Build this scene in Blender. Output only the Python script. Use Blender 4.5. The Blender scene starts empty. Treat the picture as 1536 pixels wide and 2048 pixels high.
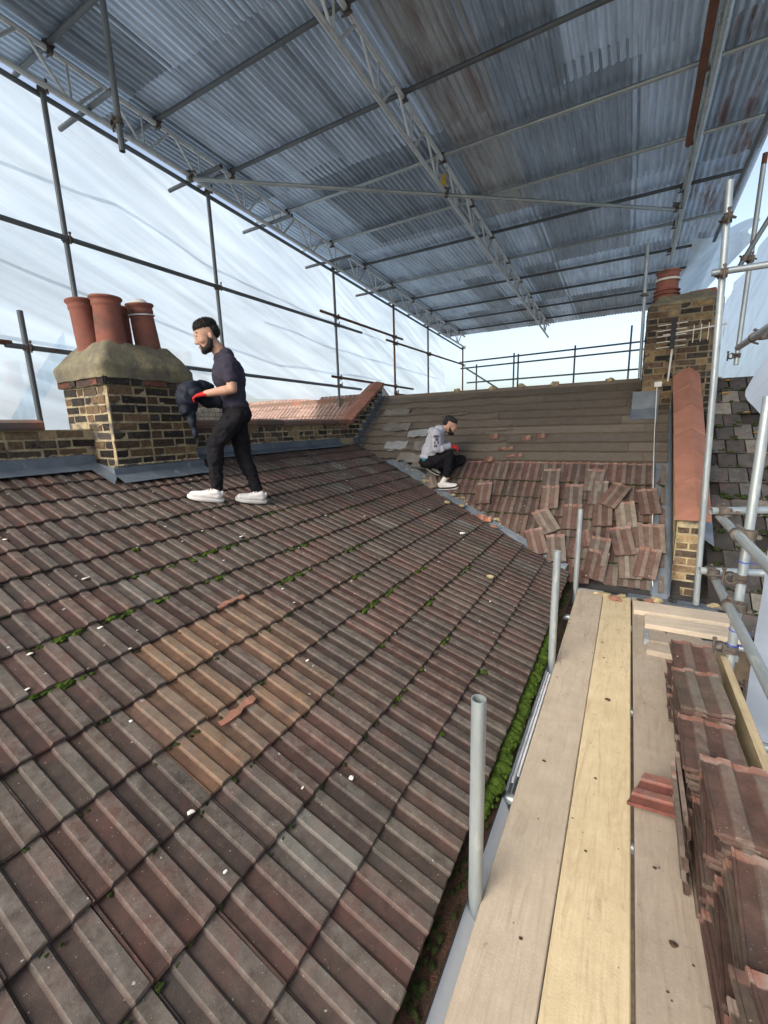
import bpy, bmesh, math, random
from mathutils import Vector, Matrix, Quaternion, noise
random.seed(7)
R = math.radians
scn = bpy.context.scene
COL = scn.collection

# ---------------------------------------------------------------- camera, world, sun, exposure
cam = bpy.data.cameras.new('camera')
cam.sensor_fit = 'HORIZONTAL'; cam.sensor_width = 36.0
cam.lens = 36.0 * 850.0 / 1536.0
cam.clip_start = 0.05; cam.clip_end = 3000
camo = bpy.data.objects.new('camera', cam); COL.objects.link(camo)
YAW, PITCH, ROLL = R(29.9), R(11.4), R(1.7)
fw = Vector((-math.sin(YAW) * math.cos(PITCH), math.cos(YAW) * math.cos(PITCH), -math.sin(PITCH)))
rt = Vector((math.cos(YAW), math.sin(YAW), 0)); up = rt.cross(fw)
r2 = rt * math.cos(ROLL) - up * math.sin(ROLL); u2 = up * math.cos(ROLL) + rt * math.sin(ROLL)
mw = Matrix((r2, u2, -fw)).transposed().to_4x4(); mw.translation = Vector((0, 0, 1.65))
camo.matrix_world = mw
scn.camera = camo

SUN_EL, SUN_AZ = R(36), R(196)          # azimuth clockwise from +Y
wd = bpy.data.worlds.new('World'); scn.world = wd; wd.use_nodes = True
wn = wd.node_tree; wn.nodes.clear()
wo = wn.nodes.new('ShaderNodeOutputWorld'); bg = wn.nodes.new('ShaderNodeBackground')
sk = wn.nodes.new('ShaderNodeTexSky'); sk.sky_type = 'NISHITA'; sk.sun_disc = False
sk.sun_elevation = SUN_EL; sk.sun_rotation = SUN_AZ
sk.air_density = 1.0; sk.dust_density = 4.0; sk.ozone_density = 1.0
hs = wn.nodes.new('ShaderNodeHueSaturation'); hs.inputs['Saturation'].default_value = 0.80
hs.inputs['Value'].default_value = 1.0
wn.links.new(sk.outputs[0], hs.inputs['Color']); wn.links.new(hs.outputs[0], bg.inputs['Color'])
bg.inputs['Strength'].default_value = 0.15
wn.links.new(bg.outputs[0], wo.inputs['Surface'])

sl = bpy.data.lights.new('sun', 'SUN'); sl.energy = 1.5; sl.angle = R(35); sl.color = (1.0, 0.96, 0.9)
so = bpy.data.objects.new('sun', sl); COL.objects.link(so)
sd = Vector((math.sin(SUN_AZ) * math.cos(SUN_EL), math.cos(SUN_AZ) * math.cos(SUN_EL), math.sin(SUN_EL)))
so.rotation_mode = 'QUATERNION'; so.rotation_quaternion = sd.to_track_quat('Z', 'Y')
so.location = sd * 30

vs = scn.view_settings
vs.view_transform = 'Standard'; vs.look = 'None'; vs.gamma = 1; vs.use_curve_mapping = False
vs.exposure = 1.1
scn.render.engine = 'CYCLES'
scn.cycles.use_denoising = True
scn.cycles.max_bounces = 10
scn.cycles.diffuse_bounces = 5
scn.cycles.transparent_max_bounces = 12
scn.cycles.caustics_reflective = False; scn.cycles.caustics_refractive = False
scn.cycles.sample_clamp_indirect = 4.0

# ---------------------------------------------------------------- node helpers
def newmat(name):
    m = bpy.data.materials.new(name); m.use_nodes = True
    nt = m.node_tree; nt.nodes.clear()
    out = nt.nodes.new('ShaderNodeOutputMaterial')
    return m, nt, out
class N:
    def __init__(s, nt): s.nt = nt
    def n(s, t, **kw):
        x = s.nt.nodes.new(t)
        for k, v in kw.items():
            if k.startswith('i_'): x.inputs[k[2:].replace('_', ' ')].default_value = v
            else: setattr(x, k, v)
        return x
    def l(s, a, b): s.nt.links.new(a, b)
    def coords(s, kind='Object', rnd=37.0, scale=(1, 1, 1)):
        tc = s.n('ShaderNodeTexCoord'); oi = s.n('ShaderNodeObjectInfo')
        mu = s.n('ShaderNodeMath', operation='MULTIPLY'); s.l(oi.outputs['Random'], mu.inputs[0]); mu.inputs[1].default_value = rnd
        mp = s.n('ShaderNodeMapping'); mp.inputs['Scale'].default_value = scale
        s.l(tc.outputs[kind], mp.inputs['Vector']); s.l(mu.outputs[0], mp.inputs['Location'])
        s.oi = oi
        return mp.outputs[0]
    def noise(s, vec, scale, detail=5, rough=.6, dist=0):
        x = s.n('ShaderNodeTexNoise'); x.inputs['Scale'].default_value = scale; x.inputs['Detail'].default_value = detail
        x.inputs['Roughness'].default_value = rough; x.inputs['Distortion'].default_value = dist
        s.l(vec, x.inputs['Vector']); return x.outputs['Fac']
    def ramp(s, fac, lo, hi):
        x = s.n('ShaderNodeMapRange'); x.inputs['From Min'].default_value = lo; x.inputs['From Max'].default_value = hi
        s.l(fac, x.inputs['Value']); return x.outputs[0]
    def mix(s, fac, a, b, mode='MIX'):
        x = s.n('ShaderNodeMix', data_type='RGBA', blend_type=mode)
        for sock, v in ((x.inputs[0], fac), (x.inputs[6], a), (x.inputs[7], b)):
            if hasattr(v, 'is_output'): s.l(v, sock)
            elif isinstance(v, (int, float)): sock.default_value = v
            else: sock.default_value = (*v, 1)
        return x.outputs[2]
    def math(s, op, a, b=0):
        x = s.n('ShaderNodeMath', operation=op)
        for sock, v in ((x.inputs[0], a), (x.inputs[1], b)):
            if hasattr(v, 'is_output'): s.l(v, sock)
            else: sock.default_value = v
        return x.outputs[0]
    def vary(s, col, amt):
        v = s.n('ShaderNodeHueSaturation')
        f = s.math('MULTIPLY_ADD', s.oi.outputs['Random'], amt)
        f.node.inputs[2].default_value = 1 - amt / 2
        s.l(f, v.inputs['Value']); s.l(col, v.inputs['Color']); return v.outputs[0]
    def bsdf(s, out, col, rough=.8, metal=0, bump=None, bs=.3, bd=.01, spec=.3):
        p = s.n('ShaderNodeBsdfPrincipled')
        if hasattr(col, 'is_output'): s.l(col, p.inputs['Base Color'])
        else: p.inputs['Base Color'].default_value = (*col, 1)
        for sock, v in ((p.inputs['Roughness'], rough), (p.inputs['Metallic'], metal)):
            if hasattr(v, 'is_output'): s.l(v, sock)
            else: sock.default_value = v
        p.inputs['Specular IOR Level'].default_value = spec
        if bump is not None:
            b = s.n('ShaderNodeBump'); b.inputs['Strength'].default_value = bs; b.inputs['Distance'].default_value = bd
            s.l(bump, b.inputs['Height']); s.l(b.outputs[0], p.inputs['Normal'])
        s.l(p.outputs[0], out.inputs['Surface']); return p

def generic(name, c1, c2, scale=6, lo=.35, hi=.65, rough=.8, metal=0, bump=.3, bscale=60, bd=.004, rand=.15, stretch=(1, 1, 1), spec=.3, c3=None, s3=3, lo3=.55, hi3=.7):
    m, nt, out = newmat(name); g = N(nt)
    v = g.coords(scale=stretch)
    a = g.ramp(g.noise(v, scale), lo, hi)
    c = g.mix(a, c1, c2)
    if c3: c = g.mix(g.ramp(g.noise(v, s3, 4), lo3, hi3), c, c3)
    c = g.vary(c, rand)
    g.bsdf(out, c, rough, metal, g.noise(v, bscale, 4), bump, bd, spec)
    return m

MT = {}
# --- concrete roof tile: obj.color gives the body colour
def mat_tile(name, use_obj=True, ribs=True):
    m, nt, out = newmat(name); g = N(nt); v = g.coords()
    if use_obj: base = g.oi.outputs['Color']
    else:
        at = g.n('ShaderNodeAttribute', attribute_name='tint'); base = at.outputs['Color']
    n1 = g.noise(v, 12, 8, .75)
    c = g.mix(g.ramp(n1, .3, .7), g.mix(.9, base, (.42, .39, .37), 'MULTIPLY'), g.mix(.8, base, (1.38, 1.33, 1.28), 'MULTIPLY'))
    c = g.mix(g.ramp(g.noise(v, 6.5, 4, .5, .6), .53, .72), c, g.mix(.32, base, (.13, .046, .036)))       # red body showing
    if ribs:     # worn, lichened rib tops against the stained channels between them
        tc = g.n('ShaderNodeTexCoord'); sx = g.n('ShaderNodeSeparateXYZ'); g.l(tc.outputs['Object'], sx.inputs[0])
        rib = g.ramp(g.math('MODULO', sx.outputs[0], .1), .050, .058)
        c = g.mix(rib, g.mix(.8, c, (.66, .54, .50), 'MULTIPLY'), g.mix(.8, c, (1.08, 1.08, 1.04), 'MULTIPLY'))
        lich = g.math('MULTIPLY', g.ramp(g.noise(v, 20, 7, .78), .42, .66), rib)
        c = g.mix(g.math('MULTIPLY', lich, .6), c, (.160, .150, .130))
    if ribs:
        clean = g.math('MULTIPLY', g.ramp(g.math('ADD', sx.outputs[1], g.math('MULTIPLY', g.noise(v, 30, 4), .03)), .336, .344), .7)
        c = g.mix(clean, c, g.mix(g.ramp(g.noise(v, 14, 3), .45, .62), (.27, .125, .092), (.33, .26, .22)))
    c = g.mix(g.ramp(g.noise(v, 150, 2, .5), .715, .75), c, (.3, .28, .25))                                 # fine pale grains
    c = g.mix(g.math('MULTIPLY', g.ramp(g.noise(v, 34, 2, .4), .76, .78), .7), c, (.42, .42, .38))         # white lichen spots
    c = g.mix(g.math('MULTIPLY', g.ramp(g.noise(v, 5, 3), .58, .74), .7), c, (.035, .031, .027))          # soot
    g.bsdf(out, c, .78, 0, g.noise(v, 220, 3, .7), .35, .003, .35)
    return m
MT['tile'] = mat_tile('weathered_concrete_tile')
MT['tile_far'] = mat_tile('weathered_concrete_tile_far', False, False)
MT['slab'] = mat_tile('old_slab_tile', True, False)
MT['deck'] = generic('roofing_underlay', (.02, .018, .016), (.035, .03, .026), 8)
MT['raw'] = generic('broken_terracotta', (.33, .16, .105), (.24, .12, .085), 30)
# --- bricks
def mat_brick():
    m, nt, out = newmat('stock_brick'); g = N(nt); v = g.coords()
    base = g.oi.outputs['Color']
    c = g.mix(g.ramp(g.noise(v, 22, 6, .7), .3, .7), g.mix(1, base, (.55, .52, .5), 'MULTIPLY'), g.mix(1, base, (1.5, 1.45, 1.4), 'MULTIPLY'))
    c = g.mix(g.ramp(g.noise(v, 14, 5, .7), .6, .72), c, (.02, .018, .016))
    c = g.mix(g.math('MULTIPLY', g.ramp(g.noise(v, 50, 4, .7), .62, .7), .6), c, (.33, .28, .18))
    g.bsdf(out, c, .9, 0, g.noise(v, 120, 4, .7), .6, .006, .2)
    return m
MT['brick'] = mat_brick()
MT['mortar'] = generic('lime_mortar', (.42, .345, .205), (.27, .225, .14), 18, bump=.6, bscale=90, c3=(.10, .09, .08), s3=7, lo3=.52, hi3=.65)
MT['mortar_dark'] = generic('sooty_mortar', (.13, .115, .09), (.24, .20, .12), 12, bump=.6, bscale=90)
MT['flaunch'] = generic('lichened_concrete', (.18, .16, .105), (.115, .105, .08), 11, bump=.7, bscale=60, bd=.012, c3=(.26, .225, .125), s3=4, lo3=.50, hi3=.66)
MT['lead'] = generic('lead_flashing', (.085, .105, .13), (.14, .165, .19), 5, rough=.55, bump=.25, bscale=14, bd=.02, spec=.5, c3=(.25, .27, .28), s3=9, lo3=.62, hi3=.75)
MT['pot'] = generic('terracotta_pot', (.28, .102, .072), (.22, .085, .062), 7, bump=.35, bscale=70, c3=(.12, .07, .055), s3=5, lo3=.48, hi3=.72)
MT['cope'] = generic('red_coping', (.245, .112, .076), (.29, .135, .095), 8, bump=.3, bscale=90, c3=(.19, .10, .065), s3=3.5, lo3=.52, hi3=.72, rand=.2)
MT['cope_old'] = generic('old_coping', (.19, .11, .075), (.11, .10, .09), 5, bump=.5, bscale=60, rand=.3, c3=(.24, .11, .07), s3=2.5, lo3=.5, hi3=.65)
MT['galv'] = generic('galvanised_steel', (.40, .45, .46), (.30, .34, .355), 14, rough=.42, metal=.55, bump=.12, bscale=180, bd=.001, rand=.2, stretch=(1, 1, .25), spec=.5, c3=(.48, .50, .49), s3=24, lo3=.58, hi3=.66)
MT['alu'] = generic('aluminium_beam', (.60, .63, .64), (.48, .51, .53), 14, rough=.45, metal=.3, bump=.1, bscale=160, bd=.001, rand=.15)
MT['galv_dark'] = generic('weathered_steel', (.16, .18, .19), (.11, .12, .13), 10, rough=.55, metal=.4, bump=.2, bscale=120, bd=.001, rand=.4, stretch=(1, 1, .3), c3=(.14, .08, .06), s3=5, lo3=.62, hi3=.7)
MT['rusty'] = generic('rusty_steel', (.17, .07, .04), (.11, .055, .04), 12, rough=.8, metal=.1, bump=.3, bscale=120, bd=.001, rand=.3, stretch=(1, 1, .4))
MT['coupler'] = generic('coupler_steel', (.10, .10, .10), (.16, .12, .09), 30, rough=.6, metal=.5, bump=.3, bscale=200, bd=.001, rand=.5)
# --- corrugated iron: obj.color tint, alpha = rust
def mat_corr():
    m, nt, out = newmat('corrugated_iron'); g = N(nt)
    v = g.coords(scale=(1, .12, 1)); base = g.oi.outputs['Color']
    c = g.mix(g.ramp(g.noise(v, 9, 6, .7), .3, .7), g.mix(1, base, (.6, .62, .64), 'MULTIPLY'), g.mix(1, base, (1.25, 1.25, 1.25), 'MULTIPLY'))
    c = g.mix(g.math('MULTIPLY', g.ramp(g.noise(v, 30, 4, .7), .58, .72), .6), c, (.66, .72, .78))
    c = g.mix(g.math('MULTIPLY', g.ramp(g.noise(v, 3.2, 3), .60, .72), .45), c, (.12, .14, .16))
    rust = g.math('MULTIPLY', g.ramp(g.noise(v, 7, 7, .72), .52, .62), g.oi.outputs['Alpha'])
    c = g.mix(rust, c, (.17, .075, .045))
    g.bsdf(out, c, .45, .35, g.noise(v, 60, 4), .12, .004, .5)
    return m
MT['corr'] = mat_corr()
# --- scaffold boards
def mat_wood(name, c1, c2, c3, rings=9, rand=.25, spots=.0):
    m, nt, out = newmat(name); g = N(nt)
    v = g.coords(scale=(1, .09, 1)); v2 = g.coords()
    gr = g.noise(v, 75, 8, .75, .6)
    c = g.mix(g.ramp(gr, .3, .72), c1, c2)
    c = g.mix(g.math('MULTIPLY', g.ramp(g.noise(v2, 6, 8, .78), .40, .70), .5), c, c3)
    c = g.mix(g.math('MULTIPLY', g.ramp(g.noise(v, 16, 6, .75, 1.5), .52, .70), .55), c, g.mix(.5, c3, (.2, .13, .08)))
    c = g.mix(g.math('MULTIPLY', g.ramp(g.noise(v2, 22, 5, .7), .62, .72), .5), c, g.mix(.7, c3, (.05, .04, .03)))
    c = g.vary(c, rand)
    g.bsdf(out, c, .75, 0, g.math('ADD', gr, g.noise(v2, 140, 3)), .3, .003, .25)
    return m
MT['board_a'] = mat_wood('scaffold_board_grey', (.41, .345, .262), (.50, .425, .33), (.30, .245, .18))
MT['board_b'] = mat_wood('scaffold_board_fresh', (.50, .405, .25), (.62, .52, .34), (.37, .285, .17))
MT['board_c'] = mat_wood('scaffold_board_dusty', (.27, .228, .18), (.34, .288, .23), (.175, .145, .115))
MT['sarking'] = mat_wood('weathered_sarking', (.125, .107, .086), (.18, .152, .122), (.078, .066, .054), rand=.35)
MT['felt'] = generic('torn_felt', (.20, .185, .16), (.125, .114, .10), 4, bump=.5, bscale=30, rand=.35)
# --- polythene
def mat_poly(name, tint=(.78, .91, 1.0), clear=.15, dens=.90):
    m, nt, out = newmat(name); g = N(nt); v = g.coords('Object', 0)
    tr = g.n('ShaderNodeBsdfTranslucent'); df = g.n('ShaderNodeBsdfDiffuse'); tp = g.n('ShaderNodeBsdfTransparent'); gl = g.n('ShaderNodeBsdfGlossy')
    mp0 = g.n('ShaderNodeMapping'); mp0.inputs['Rotation'].default_value = (R(21), 0, 0)
    mp = g.n('ShaderNodeMapping'); mp.inputs['Scale'].default_value = (1, .10, 2.6)
    tcx = g.n('ShaderNodeTexCoord'); g.l(tcx.outputs['Object'], mp0.inputs['Vector']); g.l(mp0.outputs[0], mp.inputs['Vector'])
    cr_ = g.ramp(g.noise(mp.outputs[0], 2.4, 5, .55, .2), .38, .56)
    k = g.mix(cr_, tuple(x * .82 for x in tint), tint)
    k = g.mix(g.math('MULTIPLY', g.ramp(g.noise(v, .8, 4, .6), .4, .65), .35), k, tuple(x * .88 for x in tint))
    g.l(k, tr.inputs['Color']); df.inputs['Color'].default_value = (.8, .84, .9, 1)
    gl.inputs['Roughness'].default_value = .35; gl.inputs['Color'].default_value = (.9, .9, .9, 1)
    m1 = g.n('ShaderNodeMixShader'); m1.inputs[0].default_value = dens
    g.l(df.outputs[0], m1.inputs[1]); g.l(tr.outputs[0], m1.inputs[2])
    m2 = g.n('ShaderNodeMixShader'); m2.inputs[0].default_value = clear
    g.l(m1.outputs[0], m2.inputs[1]); g.l(tp.outputs[0], m2.inputs[2])
    m3 = g.n('ShaderNodeMixShader'); m3.inputs[0].default_value = .04
    g.l(m2.outputs[0], m3.inputs[1]); g.l(gl.outputs[0], m3.inputs[2])
    g.l(m3.outputs[0], out.inputs['Surface'])
    return m
MT['poly'] = mat_poly('polythene_sheeting')
MT['poly_thick'] = mat_poly('opaque_polythene_sheeting', (.9, .95, 1.0), .03, .75)
MT['poly_band'] = mat_poly('reinforced_polythene_band', (.76, .84, .92), .15, .80)
MT['moss'] = generic('moss', (.044, .082, .012), (.078, .122, .018), 40, bump=1.0, bscale=300, bd=.01, rand=.2, c3=(.03, .05, .012), s3=20, spec=.1)
MT['moss_dark'] = generic('dark_moss', (.025, .04, .012), (.045, .06, .018), 40, bump=1.0, bscale=300, bd=.01, spec=.1)
MT['gutter'] = generic('black_gutter', (.02, .02, .021), (.035, .033, .032), 10, rough=.5)
MT['dirt'] = generic('gutter_silt', (.045, .028, .018), (.09, .045, .028), 22, bump=.8, bscale=120, bd=.01)
MT['upvc'] = generic('white_upvc', (.72, .75, .78), (.62, .65, .68), 4, rough=.35, bump=.03)
MT['rubble'] = generic('mortar_rubble', (.42, .34, .19), (.33, .27, .17), 30, bump=.7, bscale=120, bd=.006, rand=.35)
MT['white_rubble'] = generic('lime_rubble', (.62, .60, .55), (.48, .46, .42), 30, bump=.5, bscale=120, rand=.3)
MT['brickwall'] = generic('far_brickwork', (.20, .15, .10), (.12, .09, .07), 12, bump=.4)
MT['ground'] = generic('garden_ground', (.20, .20, .17), (.26, .25, .22), .5, bump=.5, bscale=8, bd=.05)
MT['hessian'] = generic('blue_cable_tie', (.03, .06, .45), (.04, .08, .5), 10, rough=.4)
MT['cable'] = generic('white_cable', (.65, .64, .6), (.55, .54, .5), 10, rough=.5)
MT['yellow'] = generic('yellow_tape', (.65, .45, .04), (.6, .4, .04), 10)
MT['plug'] = generic('orange_tube_cap', (.55, .16, .04), (.42, .13, .04), 20)
# --- people
MT['skin'] = generic('skin', (.50, .29, .20), (.44, .25, .17), 18, rough=.55, bump=.08, bscale=200, rand=.0, spec=.4)
MT['hair'] = generic('black_hair', (.012, .011, .011), (.022, .02, .019), 90, rough=.65, bump=1.0, bscale=160, bd=.01, stretch=(1, 1, .3))
MT['tee'] = generic('charcoal_cotton', (.036, .035, .052), (.048, .042, .060), 20, rough=.95, bump=.3, bscale=160, spec=.1, rand=0)
MT['black_cloth'] = generic('black_cotton', (.010, .010, .012), (.016, .015, .018), 20, rough=.95, bump=.3, bscale=160, spec=.12, rand=0)
MT['navy_cloth'] = generic('navy_nylon', (.008, .011, .02), (.012, .016, .028), 14, rough=.7, bump=.4, bscale=60, spec=.25, rand=0)
MT['hoodie'] = generic('grey_marl_fleece', (.42, .43, .48), (.36, .37, .42), 90, rough=.95, bump=.3, bscale=220, spec=.1, rand=0)
MT['print'] = generic('dark_print', (.06, .05, .08), (.09, .07, .1), 60, rough=.9)
MT['shoe'] = generic('white_leather', (.72, .70, .67), (.62, .60, .57), 14, rough=.5, bump=.1, rand=0)
MT['sole_dark'] = generic('black_rubber', (.02, .02, .02), (.03, .03, .03), 20, rough=.7)
MT['glove'] = generic('red_glove', (.55, .03, .03), (.45, .02, .02), 30, rough=.8, bump=.2)
MT['eye'] = generic('eye_white', (.7, .68, .65), (.65, .63, .6), 10, rough=.3)
MT['teal'] = generic('teal_cloth', (.02, .22, .26), (.02, .18, .22), 20, rough=.9)

# ---------------------------------------------------------------- object helpers
def link(o, parent=None):
    COL.objects.link(o)
    if parent is not None: o.parent = parent
    return o
def tag(o, label, cat, group=None):
    o['label'] = label; o['category'] = cat
    if group: o['group'] = group
    return o
def thing(name, label, cat, loc=(0, 0, 0), group=None, rot=None):
    o = bpy.data.objects.new(name, None); o.location = loc
    if rot: o.rotation_euler = rot
    o.empty_display_size = .05
    return tag(link(o), label, cat, group)
class MB:
    def __init__(s): s.v = []; s.f = []
    def add(s, vs, fs):
        b = len(s.v); s.v += [tuple(p) for p in vs]; s.f += [tuple(b + i for i in f) for f in fs]; return s
    def box(s, a, b, M=None):
        x0, y0, z0 = a; x1, y1, z1 = b
        vs = [Vector(p) for p in ((x0, y0, z0), (x1, y0, z0), (x1, y1, z0), (x0, y1, z0), (x0, y0, z1), (x1, y0, z1), (x1, y1, z1), (x0, y1, z1))]
        if M: vs = [M @ p for p in vs]
        return s.add(vs, ((0, 3, 2, 1), (4, 5, 6, 7), (0, 1, 5, 4), (1, 2, 6, 5), (2, 3, 7, 6), (3, 0, 4, 7)))
    def hexa(s, pts):
        return s.add(pts, ((0, 3, 2, 1), (4, 5, 6, 7), (0, 1, 5, 4), (1, 2, 6, 5), (2, 3, 7, 6), (3, 0, 4, 7)))
    def tube(s, p0, p1, r, seg=12, wall=.004, cap=False):
        p0, p1 = Vector(p0), Vector(p1); d = (p1 - p0).normalized()
        a = d.orthogonal().normalized(); b = d.cross(a)
        ring = lambda c, rr: [c + a * math.cos(t * 2 * math.pi / seg) * rr + b * math.sin(t * 2 * math.pi / seg) * rr for t in range(seg)]
        if cap:
            vs = ring(p0, r) + ring(p1, r)
            fs = [(i, (i + 1) % seg, seg + (i + 1) % seg, seg + i) for i in range(seg)] + [tuple(range(seg))[::-1], tuple(range(seg, 2 * seg))]
        else:
            vs = ring(p0, r) + ring(p1, r) + ring(p1, r - wall) + ring(p0, r - wall)
            fs = []
            for k in range(4):
                for i in range(seg):
                    j = (i + 1) % seg; k2 = (k + 1) % 4
                    fs.append((k * seg + i, k * seg + j, k2 * seg + j, k2 * seg + i))
        return s.add(vs, fs)
    def lathe(s, prof, seg=24, c=(0, 0, 0)):
        b = []
        for r, z in prof:
            b += [(c[0] + r * math.cos(2 * math.pi * i / seg), c[1] + r * math.sin(2 * math.pi * i / seg), c[2] + z) for i in range(seg)]
        n = len(prof)
        fs = [(k * seg + i, k * seg + (i + 1) % seg, (k + 1) * seg + (i + 1) % seg, (k + 1) * seg + i) for k in range(n - 1) for i in range(seg)]
        return s.add(b, fs)
    def grid(s, nu, nv, fn):
        vs = [fn(i / (nu - 1), j / (nv - 1)) for j in range(nv) for i in range(nu)]
        return s.add(vs, [(j * nu + i, j * nu + i + 1, (j + 1) * nu + i + 1, (j + 1) * nu + i) for j in range(nv - 1) for i in range(nu - 1)])
    def mesh(s, name, mat, smooth=False, angle=None):
        me = bpy.data.meshes.new(name); me.from_pydata(s.v, [], s.f); me.update()
        bm = bmesh.new(); bm.from_mesh(me); bmesh.ops.recalc_face_normals(bm, faces=bm.faces); bm.to_mesh(me); bm.free()
        me.materials.append(mat if not isinstance(mat, str) else MT[mat])
        if smooth:
            for p in me.polygons: p.use_smooth = True
            me.set_sharp_from_angle(angle=angle or R(40))
        return me
    def obj(s, name, mat, parent=None, smooth=False, loc=None, angle=None):
        o = bpy.data.objects.new(name, s.mesh(name, mat, smooth, angle))
        if loc: o.location = loc
        return link(o, parent)
def inst(name, me, parent=None, M=None, color=None):
    o = bpy.data.objects.new(name, me)
    if M is not None: o.matrix_local = M
    if color: o.color = color if len(color) == 4 else (*color, 1)
    return link(o, parent)
def frame(o, x, y, z):
    M = Matrix((x, y, z)).transposed().to_4x4(); M.translation = Vector(o); return M
def shade(c, lo=.8, hi=1.2):
    k = random.uniform(lo, hi); return tuple(min(1, v * k) for v in c)
def lump(mb, c, r, squash=(1, 1, .7), rough=.35, seed=0, sub=2):
    bm = bmesh.new(); bmesh.ops.create_icosphere(bm, subdivisions=sub, radius=1)
    off = Vector((seed * 3.1, seed * 1.7, seed * .9)); vs = []
    for v in bm.verts:
        k = 1 + rough * noise.noise(v.co * 1.6 + off) + rough * .5 * noise.noise(v.co * 4 + off)
        vs.append((c[0] + v.co.x * r * squash[0] * k, c[1] + v.co.y * r * squash[1] * k, c[2] + v.co.z * r * squash[2] * k))
    fs = [tuple(v.index for v in f.verts) for f in bm.faces]; bm.free()
    mb.add(vs, fs)

# ---------------------------------------------------------------- geometry of the place
SA, EX, EZ = .36, -.45, .05                     # extension roof: slope, eave x, eave z
AA = math.atan(SA); ca, sa = math.cos(AA), math.sin(AA)
def zmain(x): return EZ + SA * (EX - x)
SB, BY, BZ = .855, 4.84, .138                   # main roof (faces the camera)
AB = math.atan(SB); cb, sb = math.cos(AB), math.sin(AB)
def zfar(y): return BZ + SB * (y - BY)
WX = -4.1                                       # face of the party parapet
RIDGE_Y = 7.22
FEAVE_Y = 4.66
VN = Vector((.421, 1, 0)).normalized()          # plan normal of the valley
VP0 = Vector((-.65, BY + (zmain(-.65) - BZ) / SB, 0))
def valley_d(x, y): return (Vector((x, y, 0)) - VP0).dot(VN)
GZ = -5.6

# ground
MB().add([(-400, -400, GZ), (400, -400, GZ), (400, 400, GZ), (-400, 400, GZ)], [(0, 1, 2, 3)]).obj('ground', 'ground')['kind'] = 'structure'

# ---------------------------------------------------------------- roof tile mesh (cover 0.2 x 0.277)
GAUGE, COVER = .277, .200
def tile_mesh(name, mat, var=0, tilt=True, length=.352):
    rnd = random.Random(100 + var)
    prof = [(.000, .004), (.008, .004), (.010, .000), (.049, .000), (.058, .009), (.093, .009), (.102, .000), (.149, .000), (.158, .009), (.1992, .0085)]
    th = .0155
    ys = [0, .004, length * .5, length]
    mb = MB(); nu = len(prof)
    vs = []
    for k, y in enumerate(ys):
        lift = (.0205 - y * (.0165 / GAUGE)) if tilt else .0
        for x, z in prof:
            j = rnd.uniform(-.0015, .0015)
            jy = rnd.uniform(-.003, .003) if k < 2 else 0
            vs.append((x, y + jy, z + lift + j - (.004 if k == 0 else 0)))
    nb = len(vs)
    for y in (0, length):
        lift = (.0205 - y * (.0165 / GAUGE)) if tilt else .0
        for x, z in prof: vs.append((x, y, z + lift - th))
    fs = []
    for k in range(len(ys) - 1):
        for i in range(nu - 1): fs.append((k * nu + i, k * nu + i + 1, (k + 1) * nu + i + 1, (k + 1) * nu + i))
    L = len(ys) - 1
    for i in range(nu - 1):
        fs.append((nb + i, nb + i + 1, i + 1, i))
        fs.append((L * nu + i, L * nu + i + 1, nb + nu + i + 1, nb + nu + i))
        fs.append((nb + i, nb + nu + i, nb + nu + i + 1, nb + i + 1))
    for i in (0, nu - 1):
        fs.append(tuple(k * nu + i for k in range(L + 1)) + (nb + nu + i, nb + i))
    mb.add(vs, fs)
    return mb.mesh(name, mat)
TILE = [tile_mesh('roof_tile', 'tile', k) for k in range(4)]
TILE_FLAT = [tile_mesh('loose_tile', 'tile', 10 + k, False, .36) for k in range(3)]
PAL = [(.086, .067, .057), (.082, .057, .050), (.094, .082, .071), (.094, .062, .053), (.080, .067, .060), (.068, .056, .050)]
def tile_col(x, y):
    # a patch of newer, tan tiles low on the slope
    d = abs(x + 1.55 + .35 * (y - 1.25)) / .45
    if d < 1 and .72 < y < 1.9 and abs((y - 1.25)) < .72 and random.random() < .68 and not (y > 1.55 and x > -1.3):
        return shade(random.choice([(.20, .135, .088), (.175, .122, .084), (.15, .108, .08)]), .8, 1.15)
    if random.random() < .03: return shade((.115, .113, .105), .8, 1.15)
    return shade(random.choice(PAL), .8, 1.18)

def cut_mesh(me, M, plane_co, plane_no):
    bm = bmesh.new(); bm.from_mesh(me)
    Mi = M.inverted(); co = Mi @ plane_co; no = (Mi.to_3x3() @ plane_no).normalized()
    r = bmesh.ops.bisect_plane(bm, geom=bm.verts[:] + bm.edges[:] + bm.faces[:], plane_co=co, plane_no=no, clear_outer=True)
    ed = [e for e in r['geom_cut'] if isinstance(e, bmesh.types.BMEdge)]
    if ed: bmesh.ops.holes_fill(bm, edges=ed)
    if not bm.faces: bm.free(); return None
    m2 = bpy.data.meshes.new('roof_tile'); bm.to_mesh(m2); bm.free()
    m2.materials.append(me.materials[0]); return m2

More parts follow.
